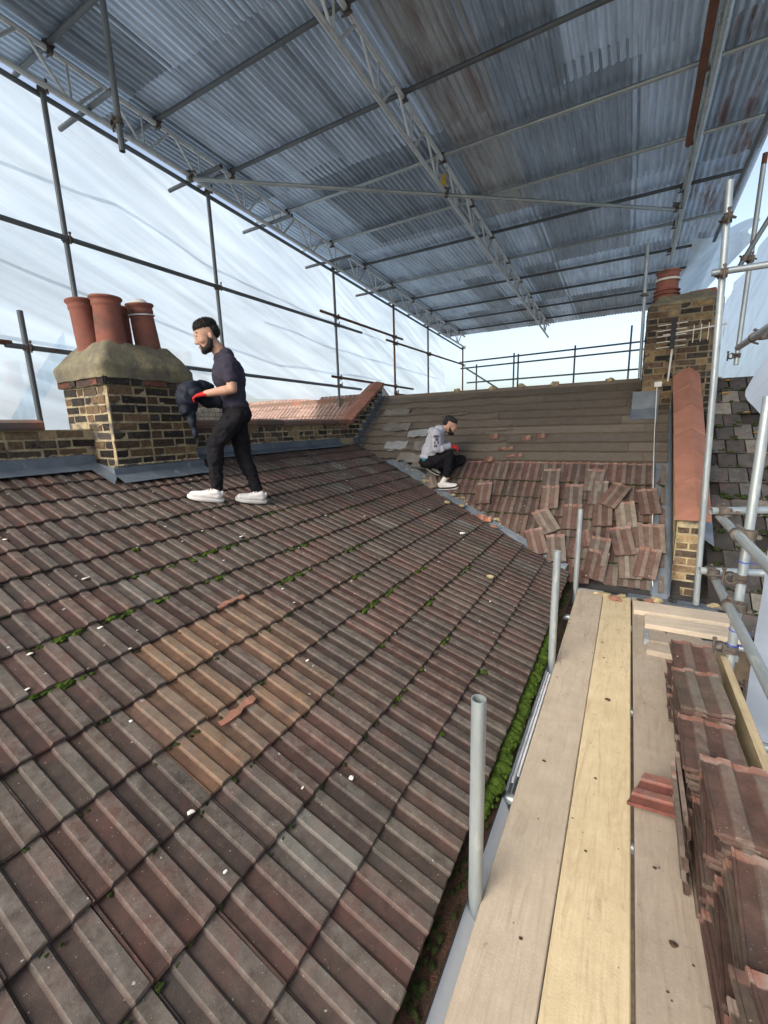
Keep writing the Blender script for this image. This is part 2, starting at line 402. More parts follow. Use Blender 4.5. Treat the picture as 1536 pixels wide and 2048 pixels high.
def lay_tiles(roof, cells, limit=None):
    """cells: list of (matrix, color, cut or None, centre)"""
    cells.sort(key=lambda c: (c[3] - Vector((0, 0, 1.65))).length)
    rest = cells[limit:] if limit else []
    for M, colr, cut, ctr in (cells[:limit] if limit else cells):
        me = random.choice(TILE)
        if cut is not None:
            me = cut_mesh(me, M, *cut)
            if me is None: continue
        inst('roof_tile', me, roof, M, colr)
    if rest:
        mb = MB(); cols = []
        for M, colr, cut, ctr in rest:
            me = random.choice(TILE)
            if cut is not None:
                me = cut_mesh(me, M, *cut)
                if me is None: continue
            mb.add([M @ v.co for v in me.vertices], [tuple(p.vertices) for p in me.polygons]); cols += [colr] * len(me.polygons)
        o = mb.obj('far_tiles', 'tile_far', roof); o['kind'] = 'stuff'
        at = o.data.color_attributes.new('tint', 'FLOAT_COLOR', 'CORNER')
        for p, c in zip(o.data.polygons, cols):
            for li in p.loop_indices: at.data[li].color = (*c, 1)

# ---------------------------------------------------------------- extension roof
ext = thing('extension_roof', 'low reddish brown tiled roof slope with moss in the joints, filling the lower left', 'roof')
mb = MB()   # deck: a slab cut at the valley
def deckpt(x, y, dz): return (x, y, zmain(x) + dz)
yv = lambda x: VP0.y - (x - VP0.x) * .421
mb.hexa([deckpt(EX - .02, -1.4, -.14), deckpt(WX, -1.4, -.14), deckpt(WX, yv(WX), -.14), deckpt(EX - .02, yv(EX), -.14),
         deckpt(EX - .02, -1.4, -.012), deckpt(WX, -1.4, -.012), deckpt(WX, yv(WX), -.012), deckpt(EX - .02, yv(EX), -.012)])
mb.obj('roof_deck', 'deck', ext)
us = Vector((-ca, 0, sa)); nn = Vector((sa, 0, ca)); ac = Vector((0, 1, 0))
cells = []
NROW = 14
for i in range(NROW):
    s0 = i * GAUGE
    for j in range(-6, 36):
        y0 = .008 + j * COVER
        if y0 < -1.0: continue
        p = Vector((EX, y0, EZ)) + us * (s0 + random.uniform(-.004, .004)) + nn * random.uniform(-.001, .003)
        # tiles under the chimney and behind the wall face are left out
        ctr = p + us * .14 + ac * .1
        if ctr.x < WX + .02: continue
        if ctr.x < -3.84 and 2.0 < ctr.y < 2.88: continue
        a = random.gauss(0, R(.3))
        yy = (ac * math.cos(a) + us * math.sin(a)); uu = (us * math.cos(a) - ac * math.sin(a))
        M = frame(p, yy, uu, nn)
        corners = [p, p + yy * COVER, p + uu * .35, p + yy * COVER + uu * .35]
        ds = [valley_d(c.x, c.y) for c in corners]
        if min(ds) > -.05: continue
        cut = (VP0 - VN * .055 + Vector((0, 0, 0)), VN) if max(ds) > -.055 else None
        if any(c.x < WX + .01 for c in corners):
            if cut is None: cut = (Vector((WX + .012, 0, 0)), Vector((-1, 0, 0)))
        cells.append((M, tile_col(ctr.x, ctr.y), cut, ctr))
# only what the picture and a step aside can show
cells = [c for c in cells if c[3].y > -.55]
lay_tiles(ext, cells, 300)

# broken arris and scars showing raw clay
def chip(x, y, w, l, rot, nm='broken_arris'):
    mb = MB(); pts = []
    n = 9
    top = []
    for k in range(n):
        t = k / (n - 1); top.append((t * l, .5 * w + random.uniform(-.3, .3) * w)); 
    bot = [(t, -.5 * w + random.uniform(-.3, .3) * w) for t, _ in top]
    o = Vector((x, y, zmain(x))) ; c, s_ = math.cos(rot), math.sin(rot)
    def pt(q, h): return o + (ac * c + us * s_) * q[0] + (us * c - ac * s_) * q[1] + nn * h
    vs = [pt(q, .034) for q in top] + [pt(q, .031) for q in bot] + [pt(q, .016) for q in top] + [pt(q, .016) for q in bot]
    fs = []
    for k in range(n - 1):
        fs += [(k, k + 1, n + k + 1, n + k), (k, 2 * n + k, 2 * n + k + 1, k + 1), (n + k, n + k + 1, 3 * n + k + 1, 3 * n + k)]
    mb.add(vs, fs); mb.obj(nm, 'raw', ext)
chip(-1.432, 1.02, .026, .20, .02); chip(-2.022, 1.52, .024, .2, .02)

# droppings and lime crumbs lying on the tiles
mb = MB()
for k in range(190):
    y = random.uniform(.6, 5.2); x = random.uniform(-4.0, -.6)
    if x > -2.0 and random.random() < .75: continue
    if valley_d(x, y) > -.15: continue
    r = abs(random.gauss(.003, .005)) + .002
    s = (-(x - EX) / ca) % GAUGE
    h = .0205 - s * (.0165 / GAUGE) + .010
    c = Vector((x, y, zmain(x))) + nn * h
    lump(mb, c, r, (1, random.uniform(.8, 2), .25), .5, k, 1)
o = mb.obj('lime_crumbs', 'white_rubble', ext); o['kind'] = 'stuff'

# moss in the joints
mb = MB(); mbd = MB()
def moss_at(mb, x, y, n, sp, r):
    for k in range(n):
        dx, dy = random.gauss(0, sp * .35), random.gauss(0, sp)
        xx, yy = x + dx, y + dy
        # settle at the tail of a course
        s = -(xx - EX) / ca; i = round(s / GAUGE); s = i * GAUGE - abs(random.gauss(.004, .012))
        p = Vector((EX, yy, EZ)) + us * s + nn * (.005 + random.uniform(0, .010))
        lump(mb, p, r * random.uniform(.35, 1.0), (1.2, 1.4, .6), .6, k + x * 7, 2)
for (x, y, n, sp) in ((-2.55, 1.98, 26, .10), (-2.25, 1.75, 8, .05), (-2.2, 2.55, 10, .10), (-2.0, 2.15, 14, .06), (-1.95, 2.9, 10, .08), (-1.62, 2.62, 22, .07), (-1.5, 2.35, 10, .05),
                      (-1.45, 3.15, 16, .07), (-1.2, 2.75, 8, .1), (-1.15, 3.55, 10, .12), (-2.65, 1.5, 10, .06), (-2.25, .85, 14, .05), (-2.2, 1.12, 9, .04), (-1.97, .72, 12, .04), (-2.2, 1.35, 6, .03), (-.9, 2.5, 8, .15),
                      (-2.7, 3.0, 12, .2), (-2.45, 3.6, 10, .2), (-2.5, .6, 8, .05), (-.85, 1.75, 5, .06), (-1.12, 2.05, 6, .04), (-2.9, 2.3, 6, .1)):
    moss_at(mb, x, y, int(n * 1.8), sp, .017)
for i in range(2, 12):
    for k in range(70):
        x = EX - i * GAUGE * ca; y = random.uniform(.2, 4.8)
        if valley_d(x, y) > -.1: continue
        moss_at(mbd, x, y, 1, .02, .009)
o = mb.obj('moss', 'moss', ext, True); o['kind'] = 'stuff'
o = mbd.obj('dark_moss', 'moss_dark', ext, True); o['kind'] = 'stuff'

# walls under the extension
w = thing('extension_wall', 'rendered side wall of the extension under the gutter, seen in the gap beside the boards', 'wall')
MB().box((-4.3, -1.3, GZ), (-.60, 4.6, -.16)).obj('wall', 'brickwall', w)
MB().box((-.598, -1.3, -.30), (-.575, 4.6, -.06)).obj('fascia_board', 'upvc', w)

# gutter
gt = thing('roof_gutter', 'black half-round gutter full of bright green moss along the low eave', 'gutter')
def arc(r, n=10): return [(r * math.cos(math.pi + math.pi * k / n), r * math.sin(math.pi + math.pi * k / n)) for k in range(n + 1)]
GXc, GZc = -.430, .000
mb = MB(); A = arc(.052); B = arc(.048); 
for y0, y1 in ((-1.3, 1.7), (1.705, 4.65)):
    vs = [(GXc + a, y, GZc + b) for y in (y0, y1) for a, b in A] + [(GXc + a, y, GZc + b) for y in (y0, y1) for a, b in B]
    n = 11
    fs = [(k, k + 1, n + k + 1, n + k) for k in range(n - 1)] + [(2 * n + k, 3 * n + k, 3 * n + k + 1, 2 * n + k + 1) for k in range(n - 1)] + [(0, n, 3 * n, 2 * n), (n - 1, 2 * n - 1, 4 * n - 1, 3 * n - 1)]
    mb.add(vs, fs)
mb.obj('channel', 'gutter', gt, True)
for y in (-.4, .45, 1.7, 2.3, 3.1, 3.9):
    mb = MB(); vs = [(GXc + a * 1.09, yy, GZc + b * 1.09 - .001) for yy in (y - .02, y + .02) for a, b in A]
    mb.add(vs, [(k, k + 1, 11 + k + 1, 11 + k) for k in range(10)]); mb.obj('bracket', 'gutter', gt, True)
MB().grid(6, 120, lambda u, v: (GXc - .044 + .088 * u, -1.3 + 5.9 * v, GZc - .025 + .012 * noise.noise(Vector((u * 3, v * 90, 1))))).obj('silt', 'dirt', gt, True)
mb = MB(); mbd = MB()
y = 1.55; k = 0
while y < 3.35:
    r = random.uniform(.034, .050); lump(mb, (GXc + random.uniform(-.010, .012), y, GZc + .012), r, (.95, 1.1, .8), .35, k, 3); y += r * random.uniform(.7, 1.2); k += 1
for k in range(420):
    y = random.uniform(1.5, 3.4); lump(mb, (GXc + random.uniform(-.045, .045), y, GZc + .020 + random.uniform(-.02, .022)), random.uniform(.004, .011), (1, 1, 1), .4, k, 1)
for k in range(320):
    lump(mbd, (GXc + random.uniform(-.045, .03), random.choice((random.uniform(-.3, 1.55), random.uniform(3.3, 4.6))), GZc - .012 + random.uniform(-.012, .016)), random.uniform(.004, .011), (1, 1.5, .7), .5, k, 2)
o = mb.obj('moss', 'moss', gt, True); o['kind'] = 'stuff'
o = mbd.obj('dark_moss', 'moss_dark', gt, True); o['kind'] = 'stuff'

# ---------------------------------------------------------------- main house roof
mr = thing('main_roof', 'half stripped tiled roof slope facing the camera, grey battens bared below the ridge', 'roof')
XR = .43
mb = MB()
def fpt(x, y, dz): return (x, y, zfar(y) + dz)
mb.add([fpt(WX, yv(WX), -.02), fpt(EX + .02, yv(EX), -.02), fpt(EX + .02, FEAVE_Y, -.02), fpt(XR + .1, FEAVE_Y, -.02), fpt(XR + .1, RIDGE_Y, -.02), fpt(WX, RIDGE_Y, -.02)], [(0, 1, 2, 3, 4, 5)])
mb.add([(WX, RIDGE_Y, zfar(RIDGE_Y) - .02), (XR + .1, RIDGE_Y, zfar(RIDGE_Y) - .02), (XR + .1, 9.9, zfar(4.6)), (WX, 9.9, zfar(4.6))], [(0, 1, 2, 3)])
mb.obj('roof_deck', 'deck', mr)
usb = Vector((0, cb, sb)); nb_ = Vector((0, -sb, cb)); axb = Vector((1, 0, 0))
cells = []
for i in range(6):
    s0 = i * GAUGE + .01
    for j in range(25):
        x0 = XR - .03 - (j + 1) * COVER
        p = Vector((x0, FEAVE_Y, zfar(FEAVE_Y))) + usb * (s0 + random.uniform(-.005, .005)) + nb_ * random.uniform(-.001, .004)
        ctr = p + usb * .14 + axb * .1
        if i == 5 and ctr.x < -2.35: continue
        if i == 4 and ctr.x < -2.45: continue
        a = random.gauss(0, R(.5)); xx = axb * math.cos(a) + usb * math.sin(a); uu = usb * math.cos(a) - axb * math.sin(a)
        M = frame(p, xx, uu, nb_)
        corners = [p, p + xx * COVER, p + uu * .35, p + xx * COVER + uu * .35]
        ds = [valley_d(c.x, c.y) for c in corners]
        if max(ds) < .06: continue
        cut = (VP0 + VN * .06, -VN) if min(ds) < .06 else None
        col = shade(random.choice([(.12, .085, .072), (.10, .078, .068), (.135, .11, .095), (.115, .075, .066)]), .75, 1.25)
        cells.append((M, col, cut, ctr))
lay_tiles(mr, cells)
mb = MB()
for i in range(1, 6):
    for k in range(150):
        x = random.uniform(-2.3, XR - .05); q = Vector((x, FEAVE_Y, zfar(FEAVE_Y))) + usb * (i * GAUGE + .008 - abs(random.gauss(0, .006))) + nb_ * random.uniform(.006, .022)
        if valley_d(q.x, q.y) < .08: continue
        lump(mb, q, random.uniform(.006, .014), (1.8, 1, .8), .5, k, 1)
o = mb.obj('dark_moss', 'moss_dark', mr, True); o['kind'] = 'stuff'
# bared rows of weathered boards between the ridge and the tiles
NB = 9; ytop = RIDGE_Y - .03; ybot = 6.0
for i in range(NB + 4):
    y0 = ybot + (ytop - ybot) * (i / NB) if i < NB else 6.0 - (i - NB + 1) * (ytop - ybot) / NB
    s_len = (ytop - ybot) / NB / cb + .02
    xs = [WX + .02]
    xe = XR - .02 if i < NB else -2.3 - .1 * (i - NB)
    while xs[-1] < xe - .1:
        xs.append(min(xe, xs[-1] + random.uniform(1.2, 3.0)))
    for x0, x1 in zip(xs, xs[1:]):
        if i >= NB:
            if valley_d(x0, y0) < .03: x0 = VP0.x + (.1 - (y0 - VP0.y) * VN.y) / VN.x
            if x1 - x0 < .08: continue
        if x1 < .43 and x0 > -.01 and y0 > 6.75: continue
        ragged = .030 if x0 < -1.9 else .006
        nseg = max(3, int((x1 - x0) / .05)); mb = MB(); o = Vector((x0 + .004, y0, zfar(y0)))
        vs = []
        sd = random.random() * 50
        for q in range(nseg + 1):
            t = q / nseg; x = t * (x1 - x0 - .004)
            w = ragged * noise.noise(Vector((x * 2.5, sd, 0))) + ragged * .5 * noise.noise(Vector((x * 13, sd, 3)))
            sag = ragged * .8 * noise.noise(Vector((x * 3, sd, 9)))
            for (s_, h) in ((w - .014, .004), (w - .014, .044 + sag), (s_len * .5, .020 + sag), (s_len, .006), (s_len, -.008)):
                p = o + axb * x + usb * s_ + nb_ * h; vs.append(p)
        fs = []
        for q in range(nseg):
            for k in range(4): a = q * 5 + k; fs.append((a, a + 5, a + 6, a + 1))
        fs += [(0, 1, 2, 3, 4), tuple(nseg * 5 + k for k in (4, 3, 2, 1, 0))]
        mb.add(vs, fs)
        mb.obj('bared_board', 'felt' if (x1 < -2.2 and random.random() < .7) else 'sarking', mr)
# torn scraps of felt over the battens at the left
for k, (x, y, w_, l_, a, m_) in enumerate(((-3.0, 6.42, .34, .17, .1, 'felt_pale'), (-3.45, 6.55, .5, .2, -.05, 'felt'), (-2.75, 6.2, .45, .22, .15, 'felt'), (-3.3, 6.2, .4, .2, .05, 'felt_pale'), (-2.55, 5.98, .35, .2, .2, 'felt'), (-2.95, 6.0, .4, .18, -.1, 'felt'), (-2.5, 6.75, .45, .05, .12, 'sarking'), (-1.75, 6.45, .5, .045, .10, 'sarking'), (-3.6, 6.85, .5, .16, .03, 'felt'))):
    c, s_ = math.cos(a), math.sin(a); xx = axb * c + usb * s_; uu = usb * c - axb * s_
    if m_ == 'felt_pale' and 'felt_pale' not in MT: MT['felt_pale'] = generic('pale_felt', (.30, .31, .31), (.21, .215, .21), 5, bump=.3, bscale=20, rand=.2)
    def fn(u, v, k=k, x=x, y=y, w_=w_, l_=l_, xx=xx, uu=uu):
        e = .16 * noise.noise(Vector((u * 4, v * 4, k * 3.3))); e2 = .22 * noise.noise(Vector((u * 4 + 9, v * 4, k * 3.3)))
        return Vector((x, y, zfar(y))) + xx * (u - .5 + e * .3) * w_ + uu * (v - .5 + e2) * l_ + nb_ * (.042 + .018 * abs(noise.noise(Vector((u * 3, v * 2, k * 7.7)))))
    mb = MB().grid(14, 8, fn)
    mb.obj('torn_felt' if m_ != 'sarking' else 'loose_batten', m_, mr, True)
# ridge capping left over with mortar lumps
MB().hexa([(WX, RIDGE_Y - .05, zfar(RIDGE_Y) - .05), (.08, RIDGE_Y - .05, zfar(RIDGE_Y) - .05), (.08, RIDGE_Y + .05, zfar(RIDGE_Y) - .05), (WX, RIDGE_Y + .05, zfar(RIDGE_Y) - .05),
           (WX, RIDGE_Y - .012, zfar(RIDGE_Y) + .035), (.08, RIDGE_Y - .012, zfar(RIDGE_Y) + .035), (.08, RIDGE_Y + .012, zfar(RIDGE_Y) + .035), (WX, RIDGE_Y + .012, zfar(RIDGE_Y) + .035)]).obj('ridge_board', 'sarking', mr)
for k, x in enumerate((-2.62, -2.02, -1.55, -1.05, -.3)):
    mb = MB(); lump(mb, (x, RIDGE_Y, zfar(RIDGE_Y) + .04), .045, (1.3, 1, .8), .6, k, 2); mb.obj('ridge_mortar', 'rubble', mr)
# valley lead
mb = MB()
vs = []
for t in range(12):
    x = -.5 + (WX - .0 + .5) * t / 11; y = yv(x)
    c = Vector((x, y, zmain(x)))
    for d, dz in ((-.11, None), (-.02, None), (0, -.006), (.02, None), (.12, None)):
        q = Vector((x, y, 0)) + VN * d
        z = (zmain(q.x) if d < 0 else zfar(q.y)) + .006 if dz is None else c.z - .004
        vs.append((q.x, q.y, z))
mb.add(vs, [(t * 5 + k, t * 5 + k + 1, (t + 1) * 5 + k + 1, (t + 1) * 5 + k) for t in range(11) for k in range(4)])
mb.obj('valley_lead', 'lead', mr)
mb = MB()   # bedding mortar along the valley
for k in range(90):
    t = random.random(); x = -.6 + (WX + .5) * t; y = yv(x); d = random.choice((.07, .075, -.06)) + random.gauss(0, .008)
    q = Vector((x, y, 0)) + VN * d; z = zmain(q.x) if d < 0 else zfar(q.y)
    if d < 0 and random.random() < .6: continue
    lump(mb, (q.x, q.y, z + .008), random.uniform(.008, .022), (1.2, 1, .8), .5, k, 1)
o = mb.obj('bedding_mortar', 'mortar', mr); o['kind'] = 'stuff'
# eave board and gutter of the main roof
MB().box((-.36, FEAVE_Y - .015, -.13), (XR + .3, FEAVE_Y + .005, .0)).obj('eave_board', 'gutter', mr)
MB().box((-.36, FEAVE_Y - .13, -.14), (XR + .45, FEAVE_Y - .016, -.06)).obj('eave_gutter', 'gutter', mr)
w = thing('house_wall', 'brick rear wall of the main house, hidden below the stripped roof', 'wall')
MB().box((-4.3, FEAVE_Y + .02, GZ), (3.2, 9.6, -.12)).obj('wall', 'brickwall', w)

# ---------------------------------------------------------------- brickwork
def brick_mesh(name, L, seed, H=.061, D=.05):
    rnd = random.Random(seed); c = .005; j = lambda k=.0045: rnd.uniform(-k, k)
    b = [(-L / 2, -D, -H / 2), (L / 2, -D, -H / 2), (L / 2, -D, H / 2), (-L / 2, -D, H / 2)]
    m = [(-L / 2 + j(), -c, -H / 2 + j()), (L / 2 + j(), -c, -H / 2 + j()), (L / 2 + j(), -c, H / 2 + j()), (-L / 2 + j(), -c, H / 2 + j())]
    f = [(-L / 2 + c + j(.004), j(), -H / 2 + c + j()), (L / 2 - c + j(.004), j(), -H / 2 + c + j()), (L / 2 - c + j(.004), j(), H / 2 - c + j()), (-L / 2 + c + j(.004), j(), H / 2 - c + j())]
    fs = [(8, 9, 10, 11)]
    for o in (0, 4): fs += [(o + k, o + (k + 1) % 4, o + 4 + (k + 1) % 4, o + 4 + k) for k in range(4)]
    return MB().add(b + m + f, fs).mesh(name, 'brick')
BR_S = [brick_mesh('brick', .208, k) for k in range(5)]
BR_H = [brick_mesh('brick', .096, 20 + k) for k in range(4)]
STOCK = [(.035, .031, .028)] * 4 + [(.075, .055, .04)] * 3 + [(.13, .09, .055)] * 2 + [(.055, .05, .046)] * 2 + [(.19, .14, .075)]
YELLOW = [(.24, .18, .10)] * 2 + [(.16, .115, .07)] * 3 + [(.07, .055, .042)] * 3 + [(.04, .035, .03)]
def brick_face(parent, origin, ux, un, width, z0, ncourse, keep=None, pal=STOCK, proud=.005, cz=.076):
    """bricks on a vertical face; origin = lower-left of the face, ux along it, un outward"""
    ux, un, o = Vector(ux), Vector(un), Vector(origin)
    for r in range(ncourse):
        z = z0 + cz * (r + .5); x = 0.0; k = 0
        head = r % 2
        while x < width - .02:
            L = .2225 if (k + head) % 2 == 0 else .1125
            if k == 0 and head: L = .1125
            L2 = min(L, width - x)
            if L2 > .04:
                c = o + ux * (x + L2 / 2) + Vector((0, 0, z - o.z))
                if keep is None or keep(c):
                    me = random.choice(BR_S if L > .2 else BR_H); full = .2225 if L > .2 else .1125
                    M = frame(c + un * (proud + random.uniform(-.003, .003)), ux, un, Vector((0, 0, 1)))
                    if L2 < L - .001: M = M @ Matrix.Diagonal((L2 / full, 1, 1, 1))
                    inst('brick', me, parent, M, shade(random.choice(pal), .7, 1.3))
            x += L; k += 1

# party parapet on the left
pw = thing('parapet_wall', 'long low brick parapet with lead flashing running behind the standing man', 'wall')
zc = 1.70
def rake(y): return 1.62 + .595 * (y - 5.9)
mb = MB()
poly = [(-1.3, 0), (-1.3, zc), (5.88, zc), (5.9, rake(5.9) + .05), (7.22, rake(7.22)), (8.9, 1.3), (8.9, 0)]
n = len(poly)
mb.add([(WX - .008, y, z) for y, z in poly] + [(-4.33, y, z) for y, z in poly], [tuple(range(n)), tuple(range(n, 2 * n))[::-1]] + [(k, (k + 1) % n, n + (k + 1) % n, n + k) for k in range(n)])
mb.obj('wall_core', 'mortar', pw)
brick_face(pw, (WX - .008, .75, 0), (0, 1, 0), (1, 0, 0), 5.15, 1.47, 3, lambda c: not (2.02 < c.y < 2.86), YELLOW)
brick_face(pw, (WX - .008, 5.7, 0), (0, 1, 0), (1, 0, 0), 1.5, 1.47, 12, lambda c: c.y > 5.86 and c.z < rake(c.y) - .035 and c.z > zfar(c.y) + .12, STOCK)
y = .35
while y < 5.8:
    L = random.uniform(.42, .48)
    if not (y + L > 2.0 and y < 2.9):
        j = random.uniform(-.006, .006)
        mb = MB(); x0, x1 = -4.38, WX + .035
        pr = [(x0, zc), (x1 - .01, zc), (x1, zc + .02), (x1, zc + .06), (x1 - .03, zc + .075), ((x0 + x1) / 2, zc + .088), (x0 + .03, zc + .075), (x0, zc + .06)]
        m_ = len(pr); vs = [(a, yy, b + j) for yy in (y, y + L - .008) for a, b in pr]
        mb.add(vs, [tuple(range(m_)), tuple(range(m_, 2 * m_))[::-1]] + [(k, (k + 1) % m_, m_ + (k + 1) % m_, m_ + k) for k in range(m_)])
        mb.obj('coping_stone', 'cope_old', pw)
    y += L
# raked red coping
for i in range(4):
    y0 = 5.86 + i * .335; y1 = y0 + .335
    mb = MB(); x0, x1 = -4.38, WX + .045
    pr = [(x0, .0), (x1, .0), (x1, .045), ((x0 + x1) / 2, .085), (x0, .045)]
    vs = [(a, yy, rake(yy) + b + (.012 if yy == y0 else 0)) for yy in (y0, y1 + .01) for a, b in pr]
    mb.add(vs, [(0, 1, 2, 3, 4), (9, 8, 7, 6, 5)] + [(k, (k + 1) % 5, 5 + (k + 1) % 5, 5 + k) for k in range(5)])
    mb.obj('raked_coping', 'cope', pw)
MB().add([(WX - .004, 7.2, 1.9), (WX - .004, 7.2, rake(7.2) - .01), (WX - .004, 8.85, 1.35), (WX - .004, 8.85, 1.2)], [(0, 1, 2, 3)]).obj('rendered_face', 'white_rubble', pw)
# lead flashing along the foot of the wall
for y0, y1 in ((-1.2, .35), (.33, 1.9), (1.88, 2.02), (2.86, 4.2), (4.18, 5.75)):
    mb = MB(); n = 10
    vs = []
    for k in range(n + 1):
        y = y0 + (y1 - y0) * k / n; w_ = .006 * noise.noise(Vector((y * 3, 0, 1)))
        vs += [(WX + .002, y, 1.485 + w_ * .5), (WX + .014, y, 1.475 + w_), (WX + .018 + w_, y, 1.405), (WX + .10 + w_, y, zmain(WX + .10) + .052 + w_), (WX + .135 + 2 * w_, y, zmain(WX + .135) + .043)]
    mb.add(vs, [(k * 5 + q, k * 5 + q + 1, (k + 1) * 5 + q + 1, (k + 1) * 5 + q) for k in range(n) for q in range(4)])
    mb.obj('lead_flashing', 'lead', pw, True)
mb = MB()
for k in range(220):
    y = random.uniform(-.2, 5.7)
    if 2.0 < y < 2.88: continue
    lump(mb, (WX + .004, y, 1.487 + random.uniform(-.006, .006)), random.uniform(.008, .016), (.8, 2.6, .7), .4, k, 1)
o = mb.obj('pointing_fillet', 'mortar', pw); o['kind'] = 'stuff'
# stepped flashing up the rake
for k in range(9):
    y0 = 5.86 + k * .145; y1 = y0 + .15; zt = zfar(y0) + .225
    mb = MB(); x = WX + .013 + .002 * (k % 2)
    mb.add([(x, y0, zfar(y0) + .01), (x, y1, zfar(y1) + .01), (x, y1, zt), (x, y0, zt), (x + .12, y0, zfar(y0) + .045), (x + .12, y1, zfar(y1) + .045)], [(0, 1, 2, 3), (0, 4, 5, 1)])
    mb.obj('step_flashing', 'lead', pw)
    mb = MB(); 
    for q in range(5): lump(mb, (WX + .012, y0 + .02 + q * .025, zt + .006), .014, (.8, 1.5, .6), .4, k * 9 + q, 1)
    mb.obj('step_pointing', 'white_rubble', pw)

# ---------------------------------------------------------------- left chimney
def pot(parent, x, y, z, r=.108, h=.44, lean=(0, 0), band=False, name='chimney_pot', twist=0):
    mb = MB()
    prof = [(r * 1.03, 0), (r * .99, h * .4), (r * .93, h * .8), (r * .95, h * .82), (r * .99, h * .84), (r * 1.0, h * .87), (r * .97, h * .9), (r * 1.0, h * .93), (r * 1.12, h * .96), (r * 1.13, h * .985), (r * 1.08, h), (r * .9, h), (r * .85, h * .9), (r * .8, h * .3)]
    mb.lathe(prof, 28)
    o = mb.obj(name, 'pot', parent, True, (x, y, z)); o.rotation_euler = (lean[0], lean[1], twist)
    if band:
        b = MB().lathe([(r * 1.045, h * .78), (r * 1.06, h * .785), (r * 1.06, h * .80), (r * 1.045, h * .805)], 28).obj('white_band', 'cable', o)
    return o
cl = thing('chimney_stack', 'sooty brick chimney with four red clay pots, beside the standing man', 'chimney', (-4.14, 2.445, 1.2))
cl.location = (0, 0, 0)
CX0, CX1, CY0, CY1 = -4.5, -3.79, 2.045, 2.845
MB().box((CX0, CY0 + .005, .9), (CX1 - .005, CY1, 2.13)).obj('stack_core', 'mortar', cl)
brick_face(cl, (CX1, CY0, 0), (0, 1, 0), (1, 0, 0), CY1 - CY0, 1.37, 9, None, STOCK, .0)
brick_face(cl, (CX0, CY0, 0), (1, 0, 0), (0, -1, 0), CX1 - CX0, 1.37, 9, lambda c: c.x > WX or c.z > 1.75, STOCK, 0)
# oversailing course
for x, y, ux, un, wd_ in ((CX1 + .03, CY0 - .03, (0, 1, 0), (1, 0, 0), .86), (CX0 - .03, CY0 - .03, (1, 0, 0), (0, -1, 0), .77)):
    brick_face(cl, (x, y, 0), ux, un, wd_, 2.054, 1, None, [(.035, .03, .03), (.07, .05, .045), (.13, .06, .045)], 0)
MB().box((CX0 - .02, CY0 - .02, 2.058), (CX1 + .02, CY1 + .03, 2.128)).obj('oversail_core', 'mortar_dark', cl)
# flaunching
def flaunch(x0, x1, y0, y1, z0, z1, z2, ins):
    def fn(u, v):
        a = u * 2 * math.pi
        cx, cy = (x0 + x1) / 2, (y0 + y1) / 2
        # superellipse rings
        lev = [(.95, z0 - .004), (.99, z0), (1.0, z1 - .03), (.97, z1), (.82, z1 + (z2 - z1) * .5), (1 - ins, z2), (.0, z2 + .015)]
        k = v * (len(lev) - 1); i = min(int(k), len(lev) - 2); t = k - i
        sc = lev[i][0] * (1 - t) + lev[i + 1][0] * t; z = lev[i][1] * (1 - t) + lev[i + 1][1] * t
        p = 14; c, s = math.cos(a), math.sin(a)
        q = (abs(c) ** p + abs(s) ** p) ** (-1 / p)
        w_ = .018 * noise.noise(Vector((c * 3, s * 3, z * 6))) + .008 * noise.noise(Vector((c * 8, s * 8, z * 16)))
        return (cx + (x1 - x0) / 2 * q * c * sc * (1 + w_), cy + (y1 - y0) / 2 * q * s * sc * (1 + w_), z + w_ * .5)
    return MB().grid(129, 25, fn)
flaunch(-4.55, -3.745, 1.995, 2.89, 2.115, 2.245, 2.43, .36).obj('flaunching', 'flaunch', cl, True)
pot(cl, -4.21, 2.20, 2.34, .101, .46, (R(3), R(-4)))
pot(cl, -3.99, 2.26, 2.37, .113, .43, (R(1), R(1)))
pot(cl, -4.22, 2.47, 2.36, .101, .44, (R(-2), R(-2)))
p4 = pot(cl, -3.99, 2.60, 2.34, .105, .47, (R(7), R(2)), True)
MB().lathe([(.0, .05), (.05, .045), (.075, .02), (.09, 0)], 20, (0, 0, .46)).obj('pot_cap', 'cable', p4, True)
# lead apron at the foot
mb = MB(); n = 12; vs = []
for k in range(n + 1):
    y = 2.0 + .89 * k / n; w_ = .006 * noise.noise(Vector((y * 5, 2, 1)))
    vs += [(CX1 + .006, y, 1.375 + w_), (CX1 + .02, y, 1.36), (CX1 + .024 + w_, y, zmain(CX1) + .06), (CX1 + .15 + w_ * 2, y, zmain(CX1 + .15) + .05 + w_)]
mb.add(vs, [(k * 4 + q, k * 4 + q + 1, (k + 1) * 4 + q + 1, (k + 1) * 4 + q) for k in range(n) for q in range(3)])
mb.add([(WX + .0, CY0 - .02, 1.39), (CX1 + .02, CY0 - .02, 1.36), (CX1 + .024, CY0 - .03, zmain(CX1) + .05), (WX, CY0 - .03, zmain(WX) + .05), (CX1 + .15, CY0 - .13, zmain(CX1 + .15) + .05), (WX, CY0 - .14, zmain(WX) + .05)],
       [(0, 1, 2, 3), (3, 2, 4, 5)])
mb.obj('lead_apron', 'lead', cl)
mb = MB()
for k in range(40): lump(mb, (CX1 + .008, 2.02 + k * .021, 1.385), random.uniform(.010, .016), (.9, 1.6, .8), .4, k, 1)
o = mb.obj('pointing_fillet', 'mortar', cl); o['kind'] = 'stuff'

